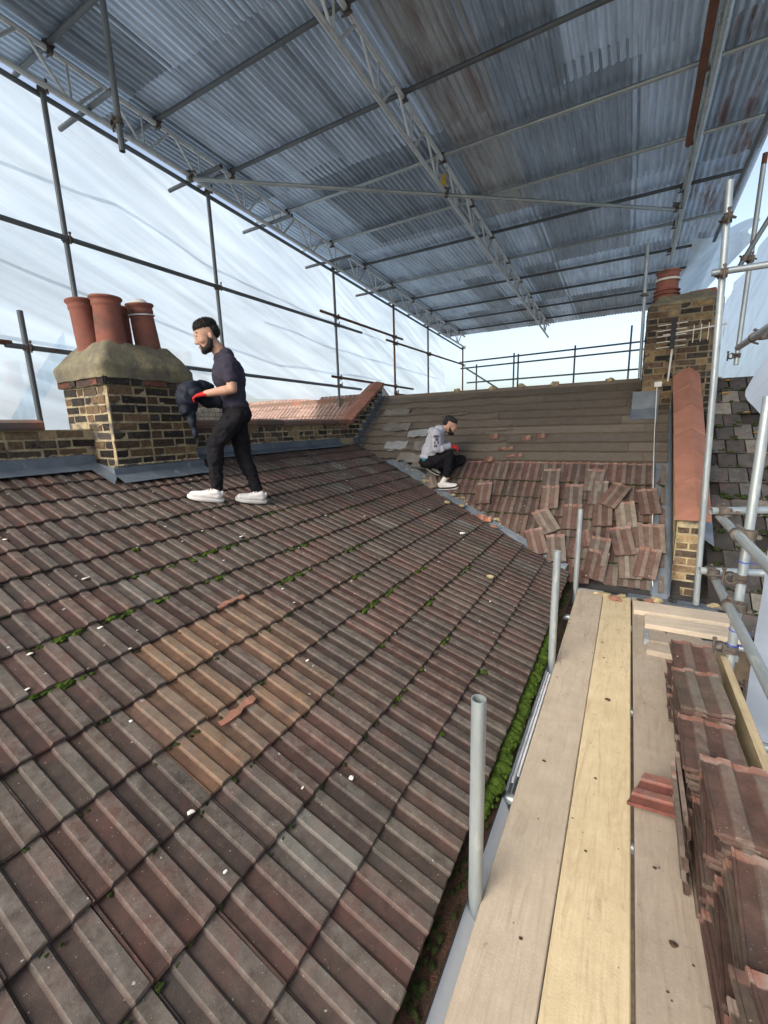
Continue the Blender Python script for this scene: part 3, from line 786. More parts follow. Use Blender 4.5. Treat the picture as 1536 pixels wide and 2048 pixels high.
# ---------------------------------------------------------------- right parapet with red saddle coping
rp = thing('raked_parapet', 'sloping brick parapet with red saddle-back coping, at the right of the stripped roof', 'wall')
PX0, PX1 = .455, .675
def rz(y): return .735 + .735 * (y - 4.78)
mb = MB()
poly = [(4.78, -.3), (4.78, rz(4.78)), (6.75, rz(6.75)), (6.75, .8)]
mb.add([(x, y + (.005 if y < 4.8 else 0), z) for x in (PX0, PX1) for y, z in poly], [(0, 1, 2, 3), (7, 6, 5, 4), (0, 4, 5, 1), (1, 5, 6, 2), (2, 6, 7, 3), (3, 7, 4, 0)])
mb.obj('wall_core', 'mortar', rp)
brick_face(rp, (PX0, 4.78, 0), (1, 0, 0), (0, -1, 0), PX1 - PX0, -.12, 10, None, STOCK + YELLOW, .0)
for i in range(6):
    y0 = 4.74 + i * .322; y1 = y0 + .322
    mb = MB(); x0, x1, xm = PX0 - .03, PX1 + .03, .585
    pr = [(x0, -.01), (x1, -.01), (x1, .035), (xm, .125), (x0, .035)]
    tw = random.uniform(-.004, .004)
    vs = [(a + (tw if yy == y0 else 0), yy, rz(yy) + b + (.014 if yy == y0 else .002)) for yy in (y0, y1 + .012) for a, b in pr]
    mb.add(vs, [(0, 1, 2, 3, 4), (9, 8, 7, 6, 5)] + [(k, (k + 1) % 5, 5 + (k + 1) % 5, 5 + k) for k in range(5)])
    mb.obj('coping_tile', 'cope', rp)
# cement face and lead gutter against the roof
MB().add([(PX0 - .006, 4.76, -.1), (PX0 - .006, 4.76, rz(4.76) - .01), (PX0 - .006, 6.7, rz(6.7) - .01), (PX0 - .006, 6.7, 1.4)], [(0, 1, 2, 3)]).obj('cement_face', 'mortar', rp)
for k in range(5):
    y0 = 4.60 + k * .43; y1 = y0 + .45
    mb = MB(); d = .004 * (4 - k) 
    pr = [(.285, .045), (.305, .02), (.36, .008), (.425, .012), (PX0 - .012, .05), (PX0 - .014, .26)]
    mb.add([(x - (.002 * k), yy, zfar(yy) + h + d) for yy in (y0, (y0 + y1) / 2, y1) for x, h in pr], [(a * 6 + q, a * 6 + q + 1, (a + 1) * 6 + q + 1, (a + 1) * 6 + q) for a in range(2) for q in range(5)])
    mb.obj('lead_gutter', 'lead', rp)
MB().add([(x, y, rz(y) - .12 + dz) for y in (4.9, 6.7) for x, dz in ((PX1 + .01, .06), (PX1 + .02, -.2), (PX1 + .1, -.26))], [(0, 1, 4, 3), (1, 2, 5, 4)]).obj('side_flashing', 'lead', rp)
MB().box((.10, 4.52, -.075), (.80, 4.64, -.045)).obj('lead_outlet', 'lead', rp)

# ---------------------------------------------------------------- right chimney
cr = thing('chimney_stack', 'tall brick chimney with a louvred red pot and TV aerial on the ridge at right', 'chimney')
RX0, RX1, RY0, RY1 = .095, .865, 6.70, 7.6
MB().box((RX0 + .005, RY0 + .005, .8), (RX1, RY1, 3.03)).obj('stack_core', 'mortar_dark', cr)
brick_face(cr, (RX0, RY0, 0), (1, 0, 0), (0, -1, 0), RX1 - RX0, 1.68, 18, None, STOCK + [(.17, .125, .07)] * 3, .0, .0752)
brick_face(cr, (RX0, RY1, 0), (0, -1, 0), (-1, 0, 0), RY1 - RY0, 1.9, 15, None, STOCK, .0, .0752)
flaunch(RX0 - .005, RX1 + .005, RY0 - .01, RY1, 3.02, 3.06, 3.16, .3).obj('flaunching', 'flaunch', cr, True)
pp = pot(cr, .285, 6.98, 3.06, .125, .42, (R(0), R(0)), False)
MB().lathe([(.136, .30), (.139, .305), (.139, .322), (.136, .327)], 28).obj('white_band', 'cable', pp)
for k in range(4):
    MB().lathe([(.125, .04 + k * .045), (.148, .045 + k * .045), (.15, .055 + k * .045), (.125, .07 + k * .045)], 28).obj('louvre_ring', 'pot', pp, True)
mb = MB(); n = 12
mb.add([(x, r * math.cos(math.pi * k / n) * 1.0, r * math.sin(math.pi * k / n)) for x, r in ((-.13, .10), (.13, .10), (.13, .082), (-.13, .082)) for k in range(n + 1)],
       [(q * (n + 1) + k, q * (n + 1) + k + 1, ((q + 1) % 4) * (n + 1) + k + 1, ((q + 1) % 4) * (n + 1) + k) for q in range(4) for k in range(n)])
o = mb.obj('half_round_pot', 'pot', cr, True, (.665, 6.95, 3.10)); o.rotation_euler = (R(8), R(-4), R(6))
MB().add([(.0, RY0 - .02, 2.0), (.30, RY0 - .012, 2.0), (.30, RY0 - .02, zfar(RY0) + .05), (.0, RY0 - .02, zfar(RY0) + .05), (.30, RY0 - .16, zfar(RY0 - .16) + .05), (-.02, RY0 - .16, zfar(RY0 - .16) + .05), (-.035, RY1, 2.1), (-.035, RY1, zfar(RIDGE_Y) - .1)], [(0, 1, 2, 3), (3, 2, 4, 5), (0, 3, 7, 6)]).obj('lead_apron', 'lead', cr)
# aerial
ae = thing('television_aerial', 'small white and black TV aerial fixed to the face of the right chimney', 'aerial', (.37, 6.6, 2.1))
MB().tube((0, 0, 0), (.02, -.02, .62), .011, 10, cap=True).obj('mast', 'cable', ae)
MB().tube((-.10, -.03, .55), (.52, -.05, .60), .008, 8, cap=True).obj('boom', 'cable', ae)
for k in range(9):
    t = k / 8; MB().tube((-.08 + .58 * t, -.04, .41 + .04 * t), (-.08 + .58 * t, -.04, .71 + .04 * t - .1 * (t > .3)), .004, 6, cap=True).obj('element', 'cable', ae) if k > 3 else None
for k in range(5):
    z = .40 + .065 * k
    MB().tube((-.16, -.06, z), (.14, -.06, z + .01), .005, 6, cap=True).obj('element', 'cable', ae)
MB().box((-.02, -.075, .38), (.03, -.045, .72)).obj('reflector', 'sole_dark', ae)
MB().box((-.14, -.03, -.06), (-.06, .0, -.0)).obj('junction_box', 'cable', ae)
for k in range(3): MB().box((-.035, .0, .08 + .18 * k), (.035, .10, .10 + .18 * k)).obj('wall_bracket', 'sole_dark', ae)
mb = MB(); pts = [Vector((.26, 6.58, 2.05)), Vector((.27, 6.3, zfar(6.3) + .06)), Vector((.275, 5.8, zfar(5.8) + .055)), Vector((.285, 5.2, zfar(5.2) + .06)), Vector((.30, 4.75, zfar(4.75) + .06)), Vector((.31, 4.62, -.05))]
for a, b in zip(pts, pts[1:]): mb.tube(a, b, .005, 6, cap=True)
tag(mb.obj('aerial_cable', 'cable'), 'thin white cable running down the edge of the stripped roof', 'cable')

# ---------------------------------------------------------------- neighbouring roofs
nr = thing('neighbour_roof', 'dark mossy tiled roof of the next house, behind the right scaffold poles', 'roof')
MB().add([(.75, 4.4, zfar(4.4) - .02), (3.2, 4.4, zfar(4.4) - .02), (3.2, 7.2, zfar(7.2) - .02), (.75, 7.2, zfar(7.2) - .02), (3.2, 9.9, zfar(4.5)), (.75, 9.9, zfar(4.5))], [(0, 1, 2, 3), (3, 2, 4, 5)]).obj('roof_deck', 'deck', nr)
def slab_tile(seed):
    rnd = random.Random(seed); w_, l, t = .160, .27, .014
    vs = [(0, 0, .03), (w_, 0, .03), (w_, l, .006), (0, l, .006)]
    vs = [(x + rnd.uniform(-.003, .003), y + rnd.uniform(-.005, .005), z + rnd.uniform(-.002, .002)) for x, y, z in vs]
    return MB().hexa([(x, y, z - t) for x, y, z in vs] + vs).mesh('roof_tile', 'slab')
SLB = [slab_tile(k) for k in range(4)]
for i in range(16):
    for j in range(7):
        p = Vector((.80 + j * .172 + (.086 if i % 2 else 0), 4.42, zfar(4.42))) + usb * (i * .222) + nb_ * random.uniform(0, .006)
        if random.random() < .03: continue
        a = random.gauss(0, R(1.2)); xx = axb * math.cos(a) + usb * math.sin(a); uu = usb * math.cos(a) - axb * math.sin(a)
        inst('roof_tile', random.choice(SLB), nr, frame(p, xx, uu, nb_), shade(random.choice([(.05, .048, .045), (.10, .098, .09), (.07, .068, .064), (.19, .18, .155)]), .7, 1.2))
mb = MB()
for k in range(260):
    x, y = random.uniform(.8, 1.8), random.uniform(4.5, 6.9)
    y = 4.42 + round((y - 4.42) / (.222 * cb)) * .222 * cb + random.gauss(0, .012)
    lump(mb, (x, y, zfar(y) + .035), random.uniform(.010, .034), (1.2, 1, .7), .6, k, 1)
o = mb.obj('dark_moss', 'moss_dark', nr, True); o['kind'] = 'stuff'
MT['lichen'] = generic('orange_lichen', (.45, .25, .03), (.38, .27, .08), 20)
mb = MB()
for x, y in ((1.0, 6.9), (1.18, 6.62), (1.26, 6.35), (1.05, 7.1), (.95, 7.15), (1.3, 6.1)):
    lump(mb, (x, y, zfar(y) + .03), .035, (1.2, 1, .25), .6, x * 9, 2)
o = mb.obj('lichen', 'lichen', nr, True); o['kind'] = 'stuff'
# rotten verge stub between boards and neighbour
nl = thing('neighbour_roof', 'pinkish tiled roof of the next house, glimpsed beyond the long parapet', 'roof')
MB().add([(-9.5, 5.2, zfar(5.2) - .02), (-4.36, 5.2, zfar(5.2) - .02), (-4.36, 7.2, zfar(7.2) - .02), (-9.5, 7.2, zfar(7.2) - .02), (-4.36, 10, zfar(4.5)), (-9.5, 10, zfar(4.5))], [(0, 1, 2, 3), (3, 2, 4, 5)]).obj('roof_deck', 'deck', nl)
for i in range(4):
    for j in range(20):
        p = Vector((-8.4 + j * COVER, 6.45, zfar(6.45))) + usb * (i * GAUGE)
        inst('roof_tile', random.choice(TILE), nl, frame(p, axb, usb, nb_), shade((.38, .28, .245), .85, 1.15))
MB().box((-9.5, 7.15, zfar(7.2) - .05), (-4.4, 7.27, zfar(7.2) + .06)).obj('ridge', 'cope_old', nl)
nw = thing('neighbour_wall', 'patch of pale painted brickwork behind the parapet, under the black jacket', 'wall')
MB().box((-6.4, 3.9, GZ), (-6.0, 5.6, 2.04)).obj('wall_core', 'mortar', nw)
brick_face(nw, (-6.0, 3.9, 0), (0, 1, 0), (1, 0, 0), 1.7, 1.73, 4, None, [(.5, .47, .42), (.42, .38, .33), (.55, .53, .5)], .008)
for (x, y, z, lab, wx, wy) in ((-10.5, 7.6, 3.25, 'brick chimney seen hazily through the sheeting, left of the standing man', .8, 1.1), (-9.5, 3.9, 2.45, 'low brick chimney seen hazily through the sheeting at the far left', .7, .9)):
    c = thing('distant_chimney', lab, 'chimney', (x, y, GZ))
    MB().box((-wx / 2, -wy / 2, 0), (wx / 2, wy / 2, z - GZ)).obj('stack', 'cope_old', c)
    MB().box((-wx / 2 - .05, -wy / 2 - .05, z - GZ), (wx / 2 + .05, wy / 2 + .05, z - GZ + .1)).obj('cap', 'cope_old', c)
    for k in range(3): MB().lathe([(.11, 0), (.10, .35), (.12, .36), (.12, .4), (.09, .4)], 16, (0, -.3 + .3 * k, z - GZ + .1)).obj('chimney_pot', 'pot', c, True)

# ---------------------------------------------------------------- scaffold tubes
def coupler_mesh():
    mb = MB()
    def collar(c, ax):
        c = Vector(c); ax = Vector(ax)
        mb.tube(c - ax * .024, c + ax * .024, .033, 14, wall=.0085)
    collar((0, 0, 0), (0, 0, 1)); collar((0, .052, 0), (1, 0, 0))
    mb.tube((.030, -.02, -.005), (.052, .03, -.005), .007, 8, cap=True)
    mb.tube((-.052, -.01, .006), (-.026, .03, .006), .010, 6, cap=True)
    mb.tube((.0, .085, -.05), (0, .085, .048), .008, 8, cap=True)
    mb.tube((.0, .085, .04), (0, .085, .056), .013, 6, cap=True)
    mb.box((-.016, .012, -.026), (.016, .044, .026))
    return mb.mesh('coupler', 'coupler', True)
COUP = coupler_mesh()
TUBES = 'scaffold tubes'
def tube(label, p0, p1, mat='galv', couplers=(), r=.0242, name='scaffold_tube', cat='scaffold tube', group=None):
    p0, p1 = Vector(p0), Vector(p1); d = p1 - p0; L = d.length
    mb = MB().tube((0, 0, 0), (0, 0, L), r, 18)
    o = mb.obj(name, mat, None, True)
    q = d.to_track_quat('Z', 'Y')
    o.rotation_mode = 'QUATERNION'; o.rotation_quaternion = q; o.location = p0
    tag(o, label, cat, group)
    for t, toward in couplers:
        # toward: world direction in which the second collar sits
        lv = q.inverted() @ Vector(toward); a = math.atan2(-lv.x, lv.y)
        inst('coupler', COUP, o, Matrix.Translation((0, 0, t)) @ Matrix.Rotation(a, 4, 'Z'))
    return o
LX = -5.0
ztop = lambda y: 4.97 - .06 * y
ords = ['first', 'second', 'third', 'fourth', 'fifth', 'sixth', 'seventh', 'eighth', 'ninth', 'tenth', 'eleventh', 'twelfth', 'thirteenth', 'fourteenth']
for k, y in enumerate((2.53, 4.34, 7.07, 9.42, 11.4, 14.25)):
    zt = ztop(y) + .06
    tube(f'dark upright pole against the left sheeting, {ords[k]} from the left', (LX, y, 0), (LX, y, zt), 'galv_dark' if k < 2 else ('rusty' if k % 2 else 'galv_dark'), [(3.55, (1, 0, 0)), (2.45, (1, 0, 0)), (zt - .06, (1, 0, 0))])
tube('short upright pole left of the clay chimney pots', (LX, 2.04, 0), (LX, 2.03, 2.8), 'galv_dark', [(2.47, (1, 0, 0))])
tube('dark horizontal rail crossing the left sheeting above the chimney pots', (LX + .052, -.6, 3.55), (LX + .052, 7.9, 3.55), 'galv_dark')
tube('horizontal rail on the left sheeting starting past the third pole, higher one', (LX + .052, 6.55, 3.70), (LX + .052, 9.75, 3.70), 'rusty', [(.55, (-1, 0, 0)), (2.87, (-1, 0, 0))])
tube('horizontal rail on the left sheeting running to the far corner', (LX + .052, 8.95, 3.57), (LX + .052, 14.2, 3.57), 'rusty', [(2.45, (-1, 0, 0))])
tube('low horizontal rail behind the standing man and chimney', (LX + .052, 1.85, 2.47), (LX + .052, 7.8, 2.42), 'galv_dark')
tube('rusty low rail at the far left edge, left of the chimney', (LX + .052, .2, 2.50), (LX + .052, 1.9, 2.49), 'rusty')
tube('low reddish rail behind the raked red coping, upper of two', (LX + .052, 6.8, 2.60), (LX + .052, 10.3, 2.57), 'rusty', [(.3, (-1, 0, 0)), (2.6, (-1, 0, 0))])
tube('low reddish rail behind the ridge at left, lower of two', (LX + .052, 9.3, 2.40), (LX + .052, 12.6, 2.38), 'rusty')
tube('long top rail along the upper edge of the left sheeting', (LX - .05, -1.2, ztop(-1.2) - .02), (LX - .05, 14.4, ztop(14.4) - .02), 'galv_dark')
tube('short tube hanging down from the corrugated roof at upper left', (-3.9, 2.53, 3.99), (-3.9, 2.53, 5.28), 'galv_dark', [(.22, (-1, 0, 0))])
# far end guard rails
FYY = 13.8
tube('upper guard rail at the open far end of the scaffold', (-4.95, FYY, 3.60), (.7, FYY, 3.66), 'galv_dark')
tube('second guard rail at the open far end, just below the top one', (-4.95, FYY + .1, 3.42), (.7, FYY + .1, 3.47), 'galv_dark')
tube('lowest guard rail at the open far end, above the ridge', (-4.7, FYY, 2.95), (.7, FYY, 2.96), 'galv_dark')
for x, lab, zt in ((-3.23, 'left one of a close pair of far uprights above the ridge', 3.72), (-3.10, 'right one of a close pair of far uprights above the ridge', 3.68), (-1.52, 'far upright in the middle of the open end', 3.75), (-.15, 'far upright near the right chimney, left of two', 4.1), (.12, 'far upright beside the right chimney', 4.1), (-4.4, 'far upright beside the corner pole at the left of the open end', 3.5)):
    tube(lab, (x, FYY + .05, .5), (x, FYY + .05, zt), 'galv_dark')
tube('far diagonal brace falling to the ridge behind the crouching man', (-4.75, FYY - .05, 3.42), (-3.0, FYY - .05, 2.25), 'galv_dark')
tube('thin bright pole standing left of the right chimney pot', (.09, 7.9, 1.55), (.03, 7.9, 4.15), 'galv', [(1.9, (0, 1, 0))])
# temporary roof plan brace and right-hand tubes
tube('long pale tube crossing below the corrugated roof from left to right', (-4.95, 4.0, ztop(4.0) - .03), (.40, 7.83, ztop(7.83) - .03), 'galv', [(.05, (0, 0, 1)), (3.25, (0, 0, 1)), (6.5, (0, 0, 1))])
tube('slanting edge tube under the right rim of the corrugated roof', (.97, 2.0, ztop(2.0) - .1), (.93, 8.95, ztop(8.95) - .1), 'galv_dark')
tube('galvanised pole standing at the end of the boards in front of the right chimney', (.63, 4.47, .002), (.512, 4.4, 3.36), 'galv', [(2.72, (0, -1, 0)), (3.1, (0, -1, 0))])
tube('pale upright pole with a rusty tip behind the right sheeting', (1.0, 6.42, 2.22), (1.03, 6.5, 4.25), 'galv', [(.1, (-1, 0, 0)), (1.1, (0, -1, 0))])
tube('rusted end sleeve on top of the right-hand upright', (1.031, 6.502, 4.255), (1.035, 6.51, 4.36), 'rusty')
tube('horizontal tube leaving the right-hand pole near the top right', (.46, 4.36, 2.73), (1.5, 4.36, 2.72), 'galv')
tube('sloping brace at the right edge above the guard rails', (.90, 6.38, 3.22), (1.5, 6.38, 4.5), 'galv_dark', [(.12, (0, 1, 0))])
tube('stout rail coming in from the right edge beside the chimney', (.74, 4.75, 2.21), (.74, 1.0, 2.215), 'galv', [(.55, (1, 0, 0))])
tube('right-hand upright with blue cable ties beside the stacked tiles', (.60, 2.93, -2.0), (.645, 3.12, 1.75), 'galv', [(2.28, (-1, 0, 0)), (2.72, (-1, 0, 0)), (2.05, (1, 0, 0))])
tube('upper guard rail at right coming toward the camera', (.56, 3.50, 1.0), (.56, -.8, 1.05), 'galv', [(.55, (1, 0, 0))])
tube('lower guard rail at right, beside the stacked tiles', (.56, 3.42, .60), (.56, -.8, .55), 'galv', [(.5, (1, 0, 0))])
tube('short cross tube ending at the upper right guard rail', (.50, 3.42, 1.045), (.98, 3.62, 1.05), 'galv', [(.06, (0, -1, 0))])
tube('short cross tube ending at the lower right guard rail', (.47, 3.36, .65), (.98, 3.5, .655), 'galv', [(.06, (0, -1, 0))])
for k, (x, y, zt, lab) in enumerate(((-.36, 1.19, .79, 'nearest short pole standing by the left edge of the boards'), (-.36, 2.90, .81, 'middle short pole standing by the left edge of the boards'), (-.36, 4.42, .81, 'farthest short pole by the boards, below the loose tiles'))):
    tube(lab, (x, y, -2.6), (x + .004, y, zt), 'galv', [(2.42, (0, -1, 0))])
for y, lab in ((.35, 'nearest cross tube under the boards'), (1.72, 'cross tube poking out under the boards by the gutter moss'), (3.85, 'farthest cross tube under the boards')):
    tube(lab, (-.42, y, -.064), (.9, y, -.064), 'galv')
tc = tube('cross tube with an orange end cap under the boards', (-.40, 2.66, -.064), (.9, 2.66, -.064), 'galv')
MB().tube((0, 0, -.035), (0, 0, .05), .0265, 16, cap=True).obj('end_cap', 'plug', tc, True)
for k, (z, lab) in enumerate(((.40, 'upper blue cable tie on the right upright'), (.31, 'lower blue cable tie on the right upright'), (.82, 'blue cable tie high on the right upright, by the neighbour roof'))):
    o = MB().lathe([(.0255, -.003), (.0275, -.003), (.0275, .003), (.0255, .003)], 18).obj('cable_tie', 'hessian', None, False, (.6285 + .012 * (z - .35), 3.05 + .05 * (z - .35), z)); o.rotation_euler = (R(8), R(4), 0); tag(o, lab, 'cable tie')
    MB().box((.024, -.004, -.003), (.085, -.001, .0)).obj('tail', 'hessian', o)

# lattice beams under the temporary roof
def beam(label, x, y0, y1, mat):
    b = thing('lattice_beam', label, 'beam')
    for dz in (0, .33):
        MB().tube((x, y0, ztop(y0) + dz), (x, y1, ztop(y1) + dz), .026, 14).obj('chord', mat, b, True)
    y = y0 + .2; k = 0
    while y < y1 - .3:
        a, c = (.02, .31) if k % 2 == 0 else (.31, .02)
        MB().tube((x, y, ztop(y) + a), (x, y + .26, ztop(y + .26) + c), .015, 8, cap=True).obj('brace', mat, b, True)
        if k % 2: MB().tube((x, y + .30, ztop(y + .3) + .02), (x, y + .30, ztop(y + .3) + .31), .011, 8, cap=True).obj('post', mat, b, True)
        y += .36; k += 1
    return b
beam('lattice beam along the left edge of the corrugated roof', -4.92, -1.0, 14.2, 'alu')
beam('lattice beam down the middle of the corrugated roof', -2.32, -1.0, 14.2, 'alu')
rb = beam('lattice beam near the right edge of the corrugated roof', .42, -1.0, 9.9, 'galv')
MB().tube((.31, 3.4, ztop(3.4) + .02), (.335, 6.4, ztop(6.4) + .02), .034, 12).obj('rusty_sleeve', 'rusty', rb, True)
o = MB().box((-2.36, 5.80, ztop(5.8) + .035), (-2.28, 5.815, ztop(5.8) + .17)).obj('warning_tag', 'yellow'); tag(o, 'small yellow tag on the middle roof beam', 'tag')
# purlins
zsheet = lambda y: ztop(y) + .405
py = [-.6, .5, 1.55, 2.6, 3.65, 4.7, 5.8, 6.95, 8.05, 9.2, 10.3, 11.4, 12.5, 13.6]
for k, y in enumerate(py):
    tube(f'{ords[len(py) - k - 1]} cross tube under the corrugated sheets, counted from the open far end', (-5.62, y, ztop(y) + .378), (1.06, y, ztop(y) + .378), 'galv' if k in (6, 7, 9) else 'galv_dark', [(t, (0, 0, -1)) for t in (.7, 3.3, 6.02)], group='cross tubes under the corrugated roof')
for k, y in enumerate((2.9, 4.15, 5.4, 6.9, 8.6)):
    tube(f'short stub tube poking over the left sheeting, {ords[k]} from the left', (-5.5, y, ztop(y) + .05), (-4.5, y, ztop(y) + .05), 'galv_dark')

# corrugated sheets
def corr_mesh(name, L, seed):
    rnd = random.Random(seed); per, n, sp = .0762, 10, 6
    def fn(u, v):
        x = u * per * n; y = v * L
        z = .0115 * math.cos(2 * math.pi * x / per) + .006 * noise.noise(Vector((x * 1.2, y * .8, seed * 5)))
        return (x, y, z)
    return MB().grid(n * sp + 1, 6, fn).mesh(name, 'corr', True, R(80))
CORR = {2: [corr_mesh('corrugated_sheet', 2.40, k) for k in range(3)]}
tr = thing('temporary_roof', 'sloping ceiling of grey corrugated iron sheets over the whole scaffold', 'roof')
slope = math.atan(.06)
rows = [-1.15, .98, 3.05, 5.25, 7.5, 9.75, 11.95]
for r, y0 in enumerate(rows):
    for c in range(10):
        x0 = -5.62 + c * .672
        g = random.choice([.36, .46, .58, .68, .80])
        tint = (g * .80, g * .98, g * 1.22, 0.8 if (c >= 9 and random.random() < .5) or random.random() < .03 else random.choice([0, .0, .12]))
        if c == 5 and r in (2, 3): tint = (.38, .40, .42, .45)
        M = Matrix.Translation((x0, y0 + random.uniform(-.03, .03), zsheet(y0) + .012 + .004 * (c % 2) + .008)) @ Matrix.Rotation(-slope - .0035, 4, 'X') @ Matrix.Rotation(random.gauss(0, R(.25)), 4, 'Z')
        inst('corrugated_sheet', random.choice(CORR[2]), tr, M, tint)

# ---------------------------------------------------------------- sheeting
def lx(y, z):
    t = max(0, (z - 1.7) / 3.2)
    d = (z - .0) * 1.0 + .42 * y            # diagonal folds
    f = .030 * math.sin(d * 5.2 + 1.4 * noise.noise(Vector((y * .6, z, 0)))) * (.4 + noise.noise(Vector((y * .5, z * .5, 4))))
    f += .055 * noise.noise(Vector((y * .45, z * .9, 7))) + .010 * noise.noise(Vector((y * 3 + z * 6, z * 2 - y, 3)))
    f += .045 * abs(noise.noise(Vector((d * 2.4, (y - z) * .25, 11)))) + .03 * abs(noise.noise(Vector((d * 5.5, (y - z) * .5, 15))))
    return -5.62 - .16 * t + f
def zb(y):
    if y < 3.0: return 1.45
    if y < 4.2: return 1.45 + (y - 3.0) / 1.2 * .75
    return 2.2 + .02 * math.sin(y * 2)
sh = thing('polythene_sheeting', 'white translucent sheeting hung along the left side of the scaffold', 'sheeting')
MB().grid(300, 80, lambda u, v: ((lambda y: (lx(y, zb(y) + (ztop(y) + .42 - zb(y)) * v), y, zb(y) + (ztop(y) + .42 - zb(y)) * v))(-2.0 + 16.4 * u))).obj('sheet', 'poly', sh, True, angle=R(80))
def strip(pts, w=.04):
    def at(s):
        s *= len(pts) - 1; i = min(int(s), len(pts) - 2); t = s - i; t = t * t * (3 - 2 * t) * .5 + t * .5
        return pts[i][0] * (1 - t) + pts[i + 1][0] * t, pts[i][1] * (1 - t) + pts[i + 1][1] * t
    def fn(u, v):
        y, z = at(u); z += (v - .5) * w + .03 * noise.noise(Vector((y * 1.1, z, 2)))
        return (lx(y, z) + .02, y, z)
    MB().grid(160, 3, fn).obj('reinforcing_strip', 'poly_band', sh, True)
K = 1.09
sp_ = lambda ps: [(y * K, 1.65 + (z - 1.65) * K) for y, z in ps]
strip(sp_([(-1.4, 4.42), (2.1, 4.16), (2.5, 4.17), (3.24, 4.2), (4.3, 3.93), (6.5, 3.72), (9.5, 3.62)]))
strip(sp_([(-1.4, 3.55), (2.0, 3.27), (2.8, 3.11), (3.4, 3.04), (4.3, 2.86), (5.6, 2.70), (9.2, 2.72)]))
strip(sp_([(-1.4, 2.75), (1.8, 2.58), (3.2, 2.5), (4.6, 2.42)]))
strip(sp_([(5.4, 3.34), (7.2, 3.2), (9.2, 3.12), (12.6, 3.0)]))
MB().grid(60, 3, lambda u, v: (lx(3.0, 3) + .0, 0, 0) if False else ((lambda y, z: (lx(y, z) + .015, y, z))(1.9 + .75 * u, 1.5 + 1.15 * u + (v - .5) * .3))).obj('loose_flap', 'poly', sh, True)

def rsheet(label, x, pts_fn, nu, nv, amp, mat='poly'):
    s = thing('polythene_sheeting', label, 'sheeting')
    def fn(u, v):
        y, z = pts_fn(u, v)
        f = amp * (noise.noise(Vector((y * 1.1, z * .6, 3))) + .5 * math.sin(y * 7 + 2 * noise.noise(Vector((y, z, 1)))) * .5 + .3 * noise.noise(Vector((y * 5, z * 3, 8))))
        return (x + f, y, z)
    MB().grid(nu, nv, fn).obj('sheet', mat, s, True, angle=R(80))
    return s
def near_r(u, v):
    z = -2.2 + 5.3 * v
    ks = [(-2.2, 3.35), (1.0, 3.35), (1.49, 3.56), (1.83, 4.66), (2.23, 3.70), (2.6, 3.3), (3.2, 2.7)]
    for (a, ya), (b, yb) in zip(ks, ks[1:]):
        if z <= b: ym = ya + (yb - ya) * (z - a) / (b - a); break
    else: ym = 2.7
    return (-2.0 + (ym + 2.0) * u, z)
rsheet('white translucent sheeting close at the right edge, behind the guard rails', .80, near_r, 90, 120, .035, 'poly_thick')
rsheet('white translucent sheeting beyond the right chimney', 1.62, lambda u, v: (6.2 + 8.2 * u, .3 + (ztop(6.2 + 8.2 * u) - .35) * v), 120, 40, .06)
fl = thing('polythene_flap', 'loose torn flap of clear sheeting hanging under the roof by the right chimney', 'sheeting')
MB().grid(30, 24, lambda u, v: (.62 + .75 * u - .1 * v + .05 * math.sin(v * 9), 8.9 + .25 * math.sin(u * 5 + v * 3) - .9 * v * u, ztop(9) + .02 - (1.3 - .9 * u) * v)).obj('sheet', 'poly', fl, True)

# ---------------------------------------------------------------- scaffold boards
def board(label, x0, x1, y0, y1, zt, mat, group=None, band=True, rz=0, rx=0):
    L, W, T = y1 - y0, x1 - x0, .038
    n = 24
    prof = [(-W / 2, -T), (W / 2, -T), (W / 2, -.004), (W / 2 - .004, 0), (W / 4, .0005), (0, .001), (-W / 4, .0005), (-W / 2 + .004, 0), (-W / 2, -.004)]
    sd = random.random() * 40
    mb = MB(); vs = []
    for k in range(n + 1):
        y = L * (k / n - .5); bow = .0025 * noise.noise(Vector((y * .7, sd, 0))); side = .003 * noise.noise(Vector((y * .5, sd, 5)))
        vs += [(a + side, y, b + bow) for a, b in prof]
    m_ = len(prof)
    mb.add(vs, [tuple(range(m_)), tuple(n * m_ + q for q in range(m_))[::-1]] + [(k * m_ + q, k * m_ + (q + 1) % m_, (k + 1) * m_ + (q + 1) % m_, (k + 1) * m_ + q) for k in range(n) for q in range(m_)])
    o = mb.obj('scaffold_board', mat, None, True, ((x0 + x1) / 2, (y0 + y1) / 2, zt), R(30)); o.rotation_euler = (rx, 0, rz)
    tag(o, label, 'board', group)
    if band:
        for s in (-1, 1):
            MB().box((-W / 2 - .0015, s * (L / 2) - .028, -T - .0015), (W / 2 + .0015, s * (L / 2) + .0015, .003)).obj('end_band', 'galv', o)
    return o
board('grey scaffold board at the left edge of the walkway', -.335, -.108, -1.3, 4.46, 0, 'board_a')
board('fresh yellow scaffold board in the middle of the walkway', -.103, .124, -1.2, 4.40, .001, 'board_b')
board('dusty grey scaffold board right of the yellow one, beside the stacked tiles', .136, .361, -1.3, 4.42, -.001, 'board_c')
board('scaffold board under the stacked tiles', .368, .592, -1.2, 4.3, 0, 'board_c')
o = board('yellow toe board on edge behind the stacked tiles', -.11, .11, -1.0, 3.22, .11, 'board_b'); o.rotation_euler = (0, R(90), 0); o.location = (.618, 1.11, .11)
board('loose board end lying across the far end of the walkway', -.112, .112, -.36, .36, .040, 'board_a', rz=R(90) + .03, band=False).location = (.50, 4.14, .040)
board('short notched board lying across the walkway, second from the far end', -.10, .10, -.33, .33, .041, 'board_a', rz=R(90) + .0, band=False).location = (.55, 3.86, .041)
